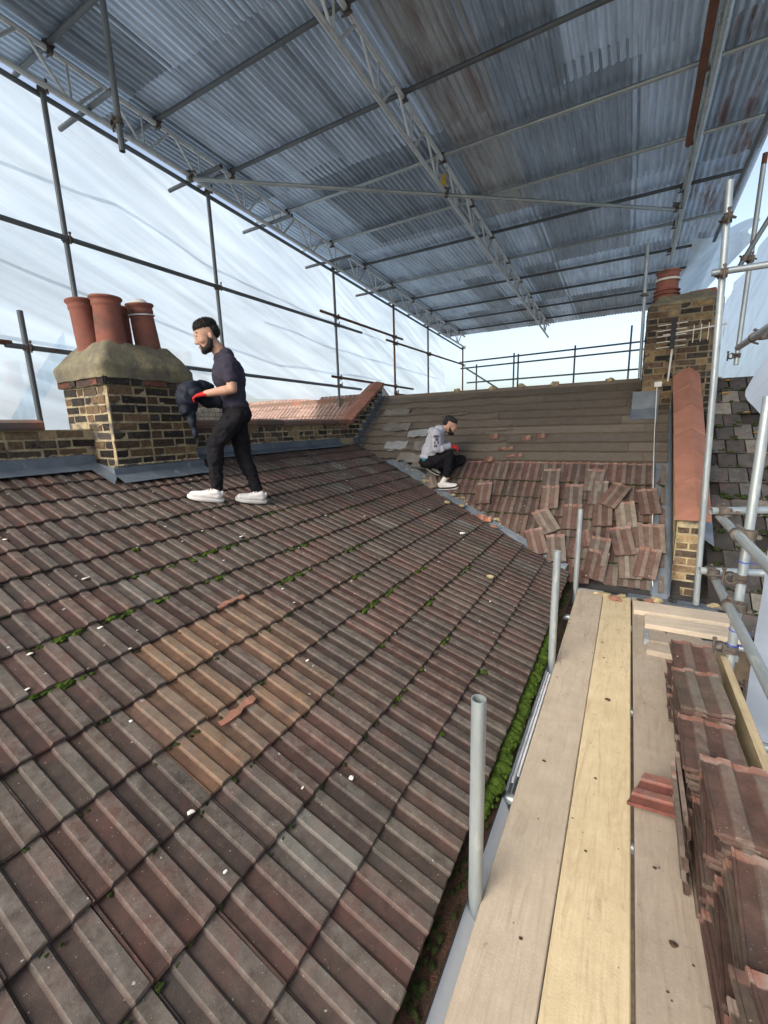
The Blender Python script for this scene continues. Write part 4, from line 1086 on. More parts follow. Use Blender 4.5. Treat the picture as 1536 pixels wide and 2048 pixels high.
board('pale split board lying across the walkway just beyond the tile stacks', -.085, .085, -.26, .26, .042, 'board_c', rz=R(90) - .02, band=True).location = (.47, 3.55, .042)
board('small offcut board tucked behind the farthest tile stack', -.06, .06, -.14, .14, .041, 'board_c', rz=R(90) - .05, band=False).location = (.36, 3.36, .041)

# window on the extension wall, seen in the gap
o = MB().add([(-.389, -1.0, -.030), (-.389, 1.69, -.030), (-.343, 1.66, -.085), (-.343, -1.0, -.085), (-.389, -1.0, -.034), (-.389, 1.69, -.034), (-.343, 1.66, -.089), (-.343, -1.0, -.089)], [(0, 1, 2, 3), (7, 6, 5, 4), (0, 4, 5, 1), (1, 5, 6, 2), (2, 6, 7, 3), (3, 7, 4, 0)]).obj('plastic_panel', 'upvc')
tag(o, 'long white plastic panel in the gap between the near gutter and the boards', 'panel')
for k, (x, z, lab) in enumerate(((-.381, -.033, 'white plastic trim next to the mossy gutter'), (-.366, -.034, 'middle white plastic trim in the gap beside the boards'), (-.350, -.033, 'white plastic trim nearest the boards'))):
    o = MB().box((x - .0052, 1.74 + .05 * k, z - .006), (x + .0052, 2.84 - .02 * k, z + .006)).obj('plastic_trim', 'upvc'); tag(o, lab, 'trim', 'white plastic trims in the gap')
wdw = thing('window', 'white framed window glimpsed in the gap between gutter and boards', 'window')
for z in (-.60, -.70, -.78, -.92, -1.06, -1.22): MB().box((-.596, 1.75, z - .025), (-.545, 4.2, z + .012)).obj('frame_rail', 'upvc', wdw)
MT['glass'] = generic('dark_glass', (.03, .035, .04), (.045, .05, .055), 3, rough=.1, bump=0, spec=.6)
MB().box((-.598, 1.75, -1.7), (-.575, 4.2, -.58)).obj('pane', 'glass', wdw)
MB().box((-.598, -1.0, -1.9), (-.54, 1.70, -.33)).obj('side_panel', 'upvc', wdw)

# ---------------------------------------------------------------- loose and stacked tiles
def put_tile(label, M, col, group=None, cuts=None, name='loose_tile'):
    me = random.choice(TILE_FLAT)
    for c in (cuts or []): me = cut_mesh(me, M, *c)
    o = bpy.data.objects.new(name, me); o.matrix_world = M; link(o); o.color = (*col, 1)
    return tag(o, label, 'roof tile', group)
LT = [  # x, y, rotation deg, lift, label
 (-.82, 5.71, 2, .045, 'loose tile lying square on the roof, upper tile of a vertical pair left of centre'),
 (-.79, 5.49, 4, .050, 'loose tile lying square on the roof, lower tile of a vertical pair left of centre'),
 (-.53, 5.52, 3, .045, 'grey loose tile right of the vertical pair'),
 (-.27, 5.57, 1, .045, 'loose tile overlapped by a strongly tilted one near the top of the scatter'),
 (-.10, 5.53, -25, .080, 'strongly tilted loose tile near the top of the scatter, leaning right'),
 (.24, 5.50, 9, .045, 'loose tile nearest the lead gutter at the upper right of the scatter'),
 (-.51, 5.28, 2, .048, 'grey loose tile partly hidden behind the far short pole'),
 (-.20, 5.34, 3, .048, 'pinkish loose tile in the middle of the scatter, left of a grey one'),
 (.03, 5.34, 8, .052, 'grey loose tile in the middle of the scatter, right of a pinkish one'),
 (-.78, 5.21, 32, .050, 'loose tile tilted steeply left, at the left of the scatter'),
 (-.84, 4.98, 20, .046, 'loose tile tilted left by the valley, lowest at the left'),
 (-.20, 4.94, -7, .060, 'large loose tile at the bottom of the scatter, left of centre'),
 (.02, 5.05, 12, .085, 'loose tile with orange edge lying over another, bottom centre'),
 (.11, 5.12, 6, .045, 'loose tile under the orange edged one, bottom centre'),
 (.30, 5.12, 3, .046, 'dark loose tile beside the lead gutter, lower right'),
 (.25, 4.87, -8, .075, 'weathered loose tile at the bottom right corner of the stripped roof'),
 (-1.62, 5.50, 6, .045, 'single red loose tile lying below the crouching man'),
 (-.33, 5.72, -4, .045, 'loose tile highest in the scatter, above the tilted one'),
 (-.62, 4.93, 10, .05, 'dark loose tile at the eave right behind the far short poles'),
 (.10, 4.86, 5, .05, 'loose tile at the eave between two larger ones'),
]
for x, y, a, h, lab in LT:
    a = R(a); xx = axb * math.cos(a) + usb * math.sin(a); uu = usb * math.cos(a) - axb * math.sin(a)
    p = Vector((x, y, zfar(y))) + nb_ * (h + .01) - xx * .1 - uu * .17
    put_tile(lab, frame(p, xx, uu, nb_), shade(random.choice([(.17, .13, .108), (.20, .178, .15), (.16, .112, .094), (.155, .135, .118)]), .8, 1.2), 'loose tiles on the stripped roof')
a = R(14); xx = axb * math.cos(a) + usb * math.sin(a); uu = usb * math.cos(a) - axb * math.sin(a)
p = Vector((-.30, 5.12, zfar(5.12))) + nb_ * .06 - xx * .1 - uu * .17; M = frame(p, xx, uu, nb_)
put_tile('broken half tile in the middle of the loose tiles', M, (.17, .11, .09), 'loose tiles on the stripped roof', [(M @ Vector((0, .22, 0)), uu), (M @ Vector((.13, 0, 0)), xx)])
# tile hanging over the end of the boards
M = frame((-.45, 4.56, .02), Vector((1, .05, 0)).normalized(), Vector((-.04, .93, .36)).normalized(), Vector((1, .05, 0)).normalized().cross(Vector((-.04, .93, .36)).normalized()))
put_tile('tile overhanging the eave between the two far short poles', M, (.14, .09, .075))
# slipped row at the eave
M = frame((-.32, 4.62, .075), Vector((.97, -.02, -.22)).normalized(), Vector((.05, .76, .64)).normalized(), Vector((.97, -.02, -.22)).normalized().cross(Vector((.05, .76, .64)).normalized()))
put_tile('tile slipped down askew at the lower left of the scatter', M, (.13, .085, .07))
# tiles and scraps round the crouching man
for x, y, r_, a, lab in ((-2.38, 5.62, .13, .5, 'pale broken tile piece beside the crouching man\'s rear foot'), (-2.12, 5.36, .14, .9, 'grey broken tile piece in the valley below the crouching man')):
    xx = axb * math.cos(a) + usb * math.sin(a); uu = usb * math.cos(a) - axb * math.sin(a)
    M = frame(Vector((x, y, zfar(y))) + nb_ * .05 - xx * .1 - uu * .1, xx, uu, nb_)
    put_tile(lab, M, (.26, .23, .19), None, [(M @ Vector((0, .24, 0)), uu), (M @ Vector((.15, 0, 0)), xx)])
for x, y, a, lab in ((-1.60, 6.12, .1, 'reddish tile strip lying just right of the crouching man'), (-1.45, 6.02, .06, 'long thin broken tile piece by the crouching man\'s glove'), (-1.32, 6.28, -.1, 'small reddish tile piece on the bared boards, left of the last one'), (-1.12, 6.30, .0, 'small reddish tile piece on the bared boards, farthest right'), (-1.78, 6.30, .05, 'small reddish tile piece on the bared boards behind the glove'), (-1.75, 5.95, .0, 'reddish tile piece half hidden by the crouching man\'s knee')):
    xx = axb * math.cos(a) + usb * math.sin(a); uu = usb * math.cos(a) - axb * math.sin(a)
    M = frame(Vector((x, y, zfar(y))) + nb_ * .05, xx, uu, nb_)
    long = 'long' in lab or 'strip' in lab
    put_tile(lab, M, (.26, .15, .115), None, [(M @ Vector((0, .05 if long else .09, 0)), uu)] + ([] if long else [(M @ Vector((.12, 0, 0)), xx)]))
    if long:
        pass

# stacks on the boards
STK = [(.415, 2.74, 15, 'farthest'), (.425, 2.37, 16, 'second farthest'), (.43, 2.01, 14, 'third farthest'), (.42, 1.65, 17, 'third nearest'), (.425, 1.29, 15, 'second nearest'), (.415, .93, 16, 'nearest')]
for sx, sy, cnt, lab in STK:
    lean = random.uniform(-.004, .003)
    for k in range(cnt):
        a = random.gauss(0, R(3.0)); dx = random.gauss(0, .010) + lean * k; dy = random.gauss(0, .010)
        top = k == cnt - 1
        flip = 1
        X_ = Vector((math.cos(a), math.sin(a), random.gauss(0, .01))).normalized(); Y_ = Vector((-math.sin(a), math.cos(a), random.gauss(0, .008) + (.02 if top else 0))).normalized()
        Z_ = X_.cross(Y_).normalized(); Y_ = Z_.cross(X_)
        M = frame(Vector((sx + dx, sy + dy, .019 + k * .0215)) - X_ * .1 - Y_ * .18, X_, Y_, Z_)
        l2 = f'top tile of the {lab} tile stack on the boards' if top else f'roof tile in the {lab} tile stack, below its top tile'
        put_tile(l2, M, shade(random.choice([(.12, .098, .084), (.11, .076, .066), (.138, .12, .102), (.112, .08, .068)]), .75, 1.15), f'tiles of the {lab} stack', name='stacked_tile')
# tiles stood on edge against the stacks
for k, (y, x, tl) in enumerate(((1.86, .285, .10), (1.79, .275, .16), (1.72, .268, .13))):
    X_ = Vector((-math.sin(tl), 0, math.cos(tl))); Y_ = Vector((0, 1, .03)).normalized(); Z_ = X_.cross(Y_).normalized(); Y_ = Z_.cross(X_)
    M = frame((x + .02, y - .18, .004), X_, Y_, Z_)
    put_tile(('innermost', 'middle', 'outermost')[k] + ' of three tiles stood on edge against the stacks', M, shade((.13, .10, .085)), 'tiles on edge against the stacks')
# shard on the boards
X_ = Vector((.10, .99, .0)).normalized(); Y_ = Vector((-.96, .10, -.16)).normalized(); Z_ = X_.cross(Y_).normalized(); Y_ = Z_.cross(X_)
M = frame((.325, 1.80, .085), X_, Y_, Z_)
o = put_tile('broken reddish tile piece lying across the boards beside the stacks', M, (.20, .085, .07), None, [(M @ Vector((0, .225, 0)), (Y_ + X_ * .25).normalized()), (M @ Vector((.165, .0, 0)), (X_ * 1 - Y_ * .45).normalized())], 'tile_shard')
# red scraps and mortar lumps
def rubble(name, label, x, y, z, r, mat, sq=(1.2, 1, .6), group='rubble left by the roof stripping', cat='rubble'):
    mb = MB(); lump(mb, (0, 0, 0), r, sq, .6, x * 13 + y, 2); o = mb.obj(name, mat, None, False, (x, y, z + r * sq[2] * .7)); tag(o, label, cat, group); return o
for x, y, z, r, m_, lab in ((-.08, 4.33, 0, .035, 'rubble', 'yellowish mortar lump at the far end of the yellow board'), (-.0, 4.27, 0, .04, 'cope', 'red clay scrap at the far end of the yellow board'), (.05, 4.38, 0, .03, 'rubble', 'flat mortar flake beside the red scrap on the boards'), (-.16, 4.36, 0, .025, 'rubble', 'small mortar flake at the far end of the left board'),
                            (.33, 4.40, .0, .04, 'rubble', 'mortar lump at the end of the dusty board'), (.27, 4.36, 0, .03, 'cope', 'small red scrap at the end of the dusty board'), (.44, 4.34, 0.04, .03, 'sole_dark', 'dark clod on the loose board'), (.74, 4.36, .04, .035, 'rubble', 'mortar lump beside the foot of the galvanised pole'),
                            (.20, 4.36, .0, .022, 'dirt', 'brown crumb in the corner at the boards\' far end')):
    rubble('mortar_lump' if m_ == 'rubble' else 'debris_scrap', lab, x, y, z, r, m_)
# on the roofs
for x, y, r, m_, lab in ((-1.0, 3.63, .03, 'rubble', 'yellowish mortar lump low on the mossy roof slope, above the middle pole'), (-1.52, 4.35, .022, 'white_rubble', 'white flake on the slope near the valley')):
    rubble('mortar_lump', lab, x, y, zmain(x) + .03, r, m_)
for k, (x, y, r, lab) in enumerate(((-2.03, 5.45, .028, 'yellow mortar lump by the crouching man\'s front foot, left one'), (-1.88, 5.42, .026, 'yellow mortar lump by the crouching man\'s front foot, right one'), (-1.85, 5.28, .03, 'yellow mortar lump below the crouching man, near the valley'), (-1.36, 5.18, .035, 'pale mortar lump on the tiles right of the valley'), (-2.0, 5.15, .035, 'yellow mortar lump on the edge of the mossy slope'), (-2.52, 5.62, .05, 'mortar lump at the crouching man\'s rear heel'), (-1.35, 5.02, .03, 'pinkish scrap low in the valley'))):
    z = zfar(y) if valley_d(x, y) > 0 else zmain(x)
    rubble('mortar_lump', lab, x, y, z + .03, r, 'rubble' if k != 6 else 'raw')
M = frame(Vector((-1.62, 5.16, zfar(5.16))) + nb_ * .04, axb, usb, nb_)
put_tile('orange broken tile piece beside the valley gutter', M, (.42, .20, .13), None, [(M @ Vector((0, .12, 0)), (usb + axb * .3).normalized())])
# grit on boards
mb = MB()
for k in range(110):
    x, y = random.uniform(-.32, .34), random.choice((random.uniform(.8, 4.4), random.uniform(3, 4.4)))
    lump(mb, (x, y, .003), abs(random.gauss(.0008, .0016)) + .0008, (1.3, 1, .5), .5, k, 1)
for x, y, r in ((.005, 2.62, .014), (-.02, 1.95, .006), (-.25, 1.95, .007), (-.03, 1.55, .005), (.20, 1.6, .006), (.24, 1.35, .01)):
    lump(mb, (x, y, .004), r, (1.2, .9, .35), .6, x, 2)
o = mb.obj('grit', 'dirt'); o['kind'] = 'stuff'; o['label'] = 'dark grit scattered on the scaffold boards'

# ---------------------------------------------------------------- people
def sphere_pts(c, r, n=10):
    out = []
    for i in range(n + 1):
        t = math.pi * i / n
        for j in range(2 * n):
            p = math.pi * j / n
            out.append(Vector(c) + Vector((math.sin(t) * math.cos(p), math.sin(t) * math.sin(p), math.cos(t))) * r)
    return out
def add_caps(bm, a, ra, b, rb):
    vs = [bm.verts.new(p) for p in sphere_pts(a, ra, 8) + sphere_pts(b, rb, 8)]
    r = bmesh.ops.convex_hull(bm, input=vs)
    junk = [e for e in r['geom_interior'] if isinstance(e, bmesh.types.BMVert)]
    bmesh.ops.delete(bm, geom=junk, context='VERTS')
def add_ell(bm, M, rad):
    r = bmesh.ops.create_icosphere(bm, subdivisions=3, radius=1, matrix=M @ Matrix.Diagonal((*rad, 1)))
def fuse(name, prims, mat, parent, voxel=.008, it=8, disp=None):
    """union of tapered limbs and ellipsoids grown into one smooth surface"""
    bm = bmesh.new()
    for p in prims:
        if p[0] == 'c': add_caps(bm, p[1], p[2], p[3], p[4])
        else: add_ell(bm, p[1], p[2])
    me = bpy.data.meshes.new(name); bm.to_mesh(me); bm.free()
    t = bpy.data.objects.new('tmp', me); COL.objects.link(t)
    m = t.modifiers.new('r', 'REMESH'); m.mode = 'VOXEL'; m.voxel_size = voxel
    s = t.modifiers.new('s', 'SMOOTH'); s.factor = .5; s.iterations = it
    dg = bpy.context.evaluated_depsgraph_get()
    me2 = bpy.data.meshes.new_from_object(t.evaluated_get(dg))
    bpy.data.objects.remove(t); bpy.data.meshes.remove(me)
    if disp:
        ns = [v.normal.copy() for v in me2.vertices]
        for v, n in zip(me2.vertices, ns): v.co += n * disp(v.co)
    me2.name = name
    me2.materials.clear(); me2.materials.append(MT[mat])
    for p in me2.polygons: p.use_smooth = True
    o = bpy.data.objects.new(name, me2); return link(o, parent)
def strands(host, n, length, sweep, mat='hair', zmin=None):
    me = host.data; vs = me.vertices; mb = MB(); rnd = random.Random(n)
    for k in range(n):
        v = vs[rnd.randrange(len(vs))]
        d = (v.normal + Vector(sweep) * .8 + Vector((rnd.gauss(0, .35), rnd.gauss(0, .35), rnd.gauss(0, .35)))).normalized()
        t = d.orthogonal().normalized() * .0016; L = length * rnd.uniform(.5, 1.3)
        a = v.co - v.normal * .002
        mb.add([a - t, a + t, a + d * L], [(0, 1, 2)])
    o = mb.obj('strands', mat, host.parent); o['kind'] = 'stuff'; o.parent = host
    return o
class Fig:
    def __init__(s, O, fdir):
        s.O = Vector((O[0], O[1], 0)); s.f = Vector((fdir[0], fdir[1], 0)).normalized(); s.l = Vector((-s.f.y, s.f.x, 0))
    hc = None
    def k(s, p): return s.hc[3] if s.hc and p[2] > s.hc[2] and p[0] > s.hc[1] else 1
    def w(s, u, l, z):
        k = s.k((u, l, z))
        if k != 1:
            du, dz, t = (u - s.hc[0][0]) * k, (z - s.hc[0][1]) * k, s.hc[4]
            u, l, z = s.hc[0][0] + du * math.cos(t) + dz * math.sin(t), l * k, s.hc[0][1] - du * math.sin(t) + dz * math.cos(t)
        return s.O + s.f * u + s.l * l + Vector((0, 0, z))
    def c(s, a, ra, b, rb): return ('c', s.w(*a), ra * s.k(a), s.w(*b), rb * s.k(b))
    def e(s, c, r, pitch=0, roll=0, yaw=0):
        if s.k(c) != 1: pitch += s.hc[4]
        r = tuple(q * s.k(c) for q in r)
        M = frame(s.w(*c), s.f, s.l, Vector((0, 0, 1))) @ Matrix.Rotation(yaw, 4, 'Z') @ Matrix.Rotation(pitch, 4, 'Y') @ Matrix.Rotation(roll, 4, 'X')
        return ('e', M, r)
def fold(scale, amp, sd=0, stretch=(1, 1, 1)):
    return lambda co: amp * (noise.noise(Vector((co.x * scale * stretch[0], co.y * scale * stretch[1], co.z * scale * stretch[2] + sd))) + .5 * (1 - 2 * abs(noise.noise(Vector((co.x * scale * 1.7 + 5, co.y * scale * 1.7, co.z * scale * 2.4 + sd))))))
def shoe(F, heel, toe, upv, ankle, parent, mat='shoe', sole='shoe', w=.046, band=None, sock=None):
    """heel, toe: world points on the ground; upv: ground normal"""
    d = (toe - heel); L = d.length; d.normalize(); upv = (upv - d * upv.dot(d)).normalized(); s = upv.cross(d)
    out = []
    for k in range(28):
        a = 2 * math.pi * k / 28; x = .5 + .5 * math.cos(a)
        wid = w * (.80 + .30 * x - .25 * max(0, x - .75) * 2) * (abs(math.sin(a)) ** .65) * (1 if math.sin(a) > 0 else -1)
        out.append((x * L, wid))
    def P(x, y, z): return heel + d * x + s * y + upv * z
    lev = [(.94, 0), (1.04, .005), (1.06, .022), (1.0, .030)]
    vs = []
    for sc, h in lev: vs += [P(L / 2 + (x - L / 2) * (1 + (sc - 1) * .4), y * sc, h + .012 * max(0, x / L - .75) * 4 * .5) for x, y in out]
    n = 28
    fs = [(q * n + k, q * n + (k + 1) % n, (q + 1) * n + (k + 1) % n, (q + 1) * n + k) for q in range(3) for k in range(n)] + [tuple(range(n))[::-1], tuple(3 * n + k for k in range(n))]
    up = fuse('shoe', [('c', P(L * .17, 0, .055), w * .72, P(L * .2, 0, .075), w * .7), ('c', P(L * .2, 0, .052), w * .8, P(L * .55, 0, .045), w * .82), ('c', P(L * .55, 0, .045), w * .85, P(L * .86, 0, .036), w * .72),
                       ('c', P(L * .24, 0, .085), w * .72, P(L * .62, 0, .052), w * .62), ('c', P(L * .08, 0, .07), w * .35, P(L * .08, 0, .098), w * .22)], mat, parent, .005, 4)
    MB().add(vs, fs).obj('sole', sole, up, True)
    if band: MB().add([v for v in vs[2 * n:3 * n]] + [v + upv * .018 for v in vs[3 * n:4 * n]], [(k, (k + 1) % n, n + (k + 1) % n, n + k) for k in range(n)]).obj('trim_band', band, up, True)
    for k in range(4):
        a, b = P(L * (.40 + .07 * k), -w * .42, .108 - .011 * k), P(L * (.40 + .07 * k), w * .42, .108 - .011 * k)
        MB().tube(a, b, .004, 6, cap=True).obj('lace', 'shoe', up)
    if sock: fuse('sock', [('c', P(L * .2, 0, .08), w * .7, ankle, w * .78)], sock, parent, .006, 3)
    return up
def hand(F, wrist, dirv, down, side, parent, mat, thumb, curl=.6, size=1.0, body=False):
    """a hand with palm, four unequal curled fingers and a thumb. dirv: wrist to knuckles, down: palm side, side: towards the thumb"""
    dirv = dirv.normalized(); down = (down - dirv * down.dot(dirv)).normalized(); sd = dirv.cross(down).normalized()
    if sd.dot(side) < 0: sd = -sd
    pr = []; k = size
    pc = wrist + dirv * .05 * k
    for q in (-.026, -.009, .009, .026): pr.append(('c', wrist + sd * q * .6 * k, .015 * k, wrist + dirv * .085 * k + sd * q * k, .0125 * k))
    for q, ln in ((.030, .070), (.010, .080), (-.010, .074), (-.029, .058)):
        a = wrist + dirv * .088 * k + sd * q * k
        b = a + (dirv * math.cos(curl) + down * math.sin(curl)) * ln * .48 * k
        c = b + (dirv * math.cos(curl * 2.3) + down * math.sin(curl * 2.3)) * ln * .34 * k
        e = c + (dirv * math.cos(curl * 3.2) + down * math.sin(curl * 3.2)) * ln * .24 * k
        pr += [('c', a, .0100 * k, b, .0092 * k), ('c', b, .0092 * k, c, .0085 * k), ('c', c, .0085 * k, e, .0075 * k)]
    a = wrist + dirv * .025 * k + sd * .028 * k; b = a + (dirv * .7 + sd * .55 + down * .35).normalized() * .036 * k; c = b + (dirv * .85 + down * .6 + sd * .1).normalized() * .030 * k
    pr += [('c', a, .0135 * k, b, .0105 * k), ('c', b, .0105 * k, c, .0088 * k)]
    return fuse('glove', pr, mat, parent, .0035, 3)

# --- standing man
F = Fig((-3.1, 2.58), (-.58, -.81)); F.hc = ((.01, 2.33), -.2, 2.315, .90, R(11))
man = thing('person', 'bearded man in charcoal t-shirt, black trousers and white trainers, standing with a jacket', 'person')
HP = R(16)
LA = [(-.100, .172, 2.20), (-.108, .205, 1.985), (.092, .140, 1.955)]
RA = [(-.092, -.172, 2.21), (-.075, -.205, 2.005), (.088, -.125, 1.975)]
skin = [F.e((.010, 0, 2.487), (.103, .079, .098), HP), F.e((.052, 0, 2.420), (.066, .062, .098), HP + .15), F.e((.050, 0, 2.365), (.052, .050, .048), HP),
        F.c((-.085, 0, 2.26), .060, (-.010, 0, 2.40), .056), F.c((-.10, -.10, 2.215), .055, (-.10, .10, 2.215), .055),
        F.e((.119, 0, 2.398), (.020, .015, .018), HP), F.c((.100, 0, 2.446), .011, (.122, 0, 2.402), .014), F.c((.110, -.013, 2.392), .010, (.110, .013, 2.392), .010),
        F.c((.092, -.034, 2.466), .013, (.096, .034, 2.466), .013), F.c((.103, -.015, 2.362), .010, (.103, .015, 2.362), .010), F.c((.098, -.014, 2.346), .010, (.098, .014, 2.346), .010), F.e((.082, 0, 2.325), (.02, .022, .018)),
        F.e((.066, .045, 2.405), (.03, .02, .028)), F.e((.066, -.045, 2.405), (.03, .02, .028)),
        F.e((-.010, .079, 2.425), (.019, .009, .031), -.2), F.e((-.010, -.079, 2.425), (.019, .009, .031), -.2),
        F.e((-.105, 0, 2.12), (.09, .14, .15)), F.e((-.13, 0, 1.95), (.085, .12, .16)), F.e((-.148, 0, 1.80), (.10, .14, .11)),
        F.c((-.13, .08, 1.78), .07, (.066, .06, 1.545), .05), F.c((.066, .06, 1.545), .05, (.09, .035, 1.15), .036), F.c((-.138, -.08, 1.78), .07, (-.17, -.06, 1.425), .05), F.c((-.17, -.06, 1.425), .05, (-.262, -.035, 1.11), .036)]
for A in (LA, RA):
    m1 = tuple(A[0][k] * .5 + A[1][k] * .5 for k in range(3)); m2 = tuple(A[1][k] * .72 + A[2][k] * .28 for k in range(3))
    skin += [F.c(A[0], .050, m1, .049), F.c(m1, .049, A[1], .037), F.c(A[1], .037, m2, .040), F.c(m2, .040, A[2], .027)]
body = fuse('body', skin, 'skin', man, .0045, 3)
HR = [F.e((.008, 0, 2.530), (.108, .083, .068), HP * .7), F.c((.070, -.026, 2.545), .030, (.072, .026, 2.545), .030), F.c((.092, -.02, 2.535), .016, (.092, .02, 2.535), .016), F.e((-.048, 0, 2.495), (.060, .079, .082), HP)]
strands(fuse('hair', HR, 'hair', man, .005, 3, lambda co: .004 * noise.noise(co * 90)), 3500, .012, F.f * .4)
BD = [F.c((-.004, .069, 2.41), .018, (.022, .060, 2.345), .024), F.c((-.004, -.069, 2.41), .018, (.022, -.060, 2.345), .024), F.c((.020, .055, 2.345), .026, (.070, .026, 2.322), .026), F.c((.020, -.055, 2.345), .026, (.070, -.026, 2.322), .026),
      F.c((.070, -.025, 2.322), .027, (.070, .025, 2.322), .027), F.e((.03, 0, 2.345), (.05, .055, .042)), F.c((.094, -.022, 2.373), .0065, (.094, .022, 2.373), .0065), F.c((.094, .024, 2.372), .007, (.082, .032, 2.340), .010), F.c((.094, -.024, 2.372), .007, (.082, -.032, 2.340), .010)]
strands(fuse('beard', BD, 'hair', man, .0045, 3, lambda co: .003 * noise.noise(co * 110)), 2500, .009, (0, 0, -.7))
for s in (1, -1):
    fuse('eyebrow', [F.c((.110, s * .014, 2.474), .006, (.096, s * .048, 2.474), .006)], 'hair', man, .003, 1)
    e = fuse('eye', [F.e((.096, s * .033, 2.449), (.012, .014, .009))], 'eye', man, .003, 1)
    fuse('iris', [F.e((.106, s * .036, 2.447), (.006, .011, .008))], 'hair', e, .002, 1)
    fuse('upper_lid', [F.e((.098, s * .033, 2.456), (.013, .016, .006))], 'skin', e, .003, 1)
tee = [F.e((-.098, 0, 2.125), (.124, .170, .152)), F.e((-.128, 0, 1.965), (.106, .150, .16)), F.c((-.10, -.150, 2.205), .064, (-.10, .150, 2.205), .064), F.c((-.095, -.05, 2.265), .062, (-.095, .05, 2.265), .062), F.e((-.14, 0, 1.868), (.112, .152, .065)),
       F.c((-.072, 0, 2.275), .072, (-.085, 0, 2.22), .09), F.e((-.158, 0, 2.10), (.088, .148, .145))]
for A in (LA, RA):
    m1 = tuple(A[0][k] * .42 + A[1][k] * .58 for k in range(3)); tee += [F.c(A[0], .066, m1, .060)]
fuse('t_shirt', tee, 'tee', man, .007, 6, fold(10, .010, 1, (1, 1, .6)))
trs = [F.e((-.142, 0, 1.82), (.116, .156, .10)), F.e((-.160, 0, 1.79), (.112, .152, .09)), F.c((-.13, .080, 1.775), .092, (.060, .062, 1.545), .068), F.c((.060, .062, 1.545), .068, (.080, .040, 1.30), .060), F.c((.080, .040, 1.30), .060, (.083, .035, 1.165), .046),
       F.c((-.145, -.080, 1.775), .095, (-.172, -.060, 1.43), .068), F.c((-.172, -.060, 1.43), .068, (-.225, -.045, 1.25), .058), F.c((-.225, -.045, 1.25), .058, (-.262, -.035, 1.115), .045), F.e((-.14, 0, 1.862), (.106, .146, .03))]
fuse('trousers', trs, 'black_cloth', man, .007, 5, fold(12, .013, 2, (1, 1, .8)))
gn = Vector((sa, 0, ca))
def onmain(u, l):
    p = F.w(u, l, 0); return Vector((p.x, p.y, zmain(p.x))) + gn * .029
shoe(F, onmain(.045, .03), onmain(.335, .02), gn, F.w(.083, .035, 1.14), man)
shoe(F, onmain(-.335, -.04), onmain(-.055, -.03), gn, F.w(-.262, -.035, 1.10), man)
hand(F, F.w(.088, .140, 1.955), F.f * 1 + F.l * -.25 + Vector((0, 0, -.12)), -F.l * .5 + Vector((0, 0, -1)), Vector((0, 0, 1)) + F.l * -.3, man, 'glove', 1, .55, .95)
hand(F, F.w(.085, -.125, 1.975), F.f * 1 + F.l * .2 + Vector((0, 0, -.1)), F.l * .5 + Vector((0, 0, -1)), Vector((0, 0, 1)), man, 'glove', 1, .55, .95)
# jacket over his hands
jk = thing('jacket', 'bundled dark navy jacket held in the standing man\'s gloved hands', 'jacket')
jp = [F.e((.205, -.01, 1.985), (.105, .115, .085), .25), F.e((.130, -.06, 2.01), (.11, .08, .065), .1), F.e((.245, .02, 1.905), (.075, .115, .105), .2), F.e((.255, .03, 1.83), (.055, .10, .07)), F.e((.06, -.045, 1.915), (.12, .09, .055), -.2), F.e((.0, -.02, 1.89), (.08, .08, .04)),
      F.c((.235, .06, 1.80), .045, (.215, .075, 1.70), .030), F.c((.215, .075, 1.70), .028, (.205, .08, 1.62), .018), F.e((.17, .07, 1.96), (.08, .05, .045))]
fuse('jacket_cloth', jp, 'navy_cloth', jk, .007, 6, fold(7, .020, 5, (1.6, 1.6, .6)))

# --- crouching man
F2 = Fig((-2.2, 5.6), (.906, .423)); F2.hc = ((.03, 1.57), -.03, 1.50, .92, 0)
m2 = thing('person', 'man in a pale grey hoodie and black trousers crouching on the stripped roof', 'person')
H2 = R(38)
# note: +l is his left (away from the camera), -l his right (towards it)
sk2 = [F2.e((.065, 0, 1.672), (.100, .078, .095), H2), F2.e((.085, 0, 1.598), (.060, .060, .092), H2 + .2), F2.e((.070, 0, 1.556), (.048, .048, .045), H2), F2.c((-.085, 0, 1.555), .058, (.02, 0, 1.625), .056),
       F2.e((.147, 0, 1.590), (.016, .012, .019), H2), F2.c((.146, 0, 1.628), .008, (.150, 0, 1.594), .011), F2.c((.135, -.03, 1.645), .010, (.135, .03, 1.645), .010), F2.c((.122, -.013, 1.558), .008, (.122, .013, 1.558), .008),
       F2.e((.035, .079, 1.612), (.019, .009, .030), .3), F2.e((.035, -.079, 1.612), (.019, .009, .030), .3), F2.c((-.10, -.12, 1.52), .05, (-.10, .12, 1.52), .05), F2.e((-.17, 0, 1.42), (.09, .13, .14), .3), F2.e((-.24, 0, 1.22), (.09, .13, .13), .2),
       F2.c((-.15, -.17, 1.54), .045, (-.137, -.20, 1.335), .036), F2.c((-.137, -.20, 1.335), .036, (.045, -.10, 1.355), .026), F2.c((-.15, .17, 1.54), .045, (-.10, .2, 1.335), .036), F2.c((-.10, .2, 1.335), .036, (.055, .06, 1.365), .026),
       F2.c((-.22, -.09, 1.15), .07, (.030, -.12, 1.25), .05), F2.c((.03, -.12, 1.25), .05, (.012, -.09, .93), .034), F2.c((-.22, .09, 1.14), .07, (.225, .19, 1.15), .05), F2.c((.225, .19, 1.15), .05, (-.16, .10, 1.0), .034)]
fuse('body', sk2, 'skin', m2, .0065, 4)
fuse('hair', [F2.e((.075, 0, 1.712), (.104, .082, .066), H2), F2.c((.135, -.026, 1.705), .028, (.135, .026, 1.705), .028), F2.e((.01, 0, 1.69), (.055, .074, .07), H2)], 'hair', m2, .006, 3, lambda co: .004 * noise.noise(co * 90))
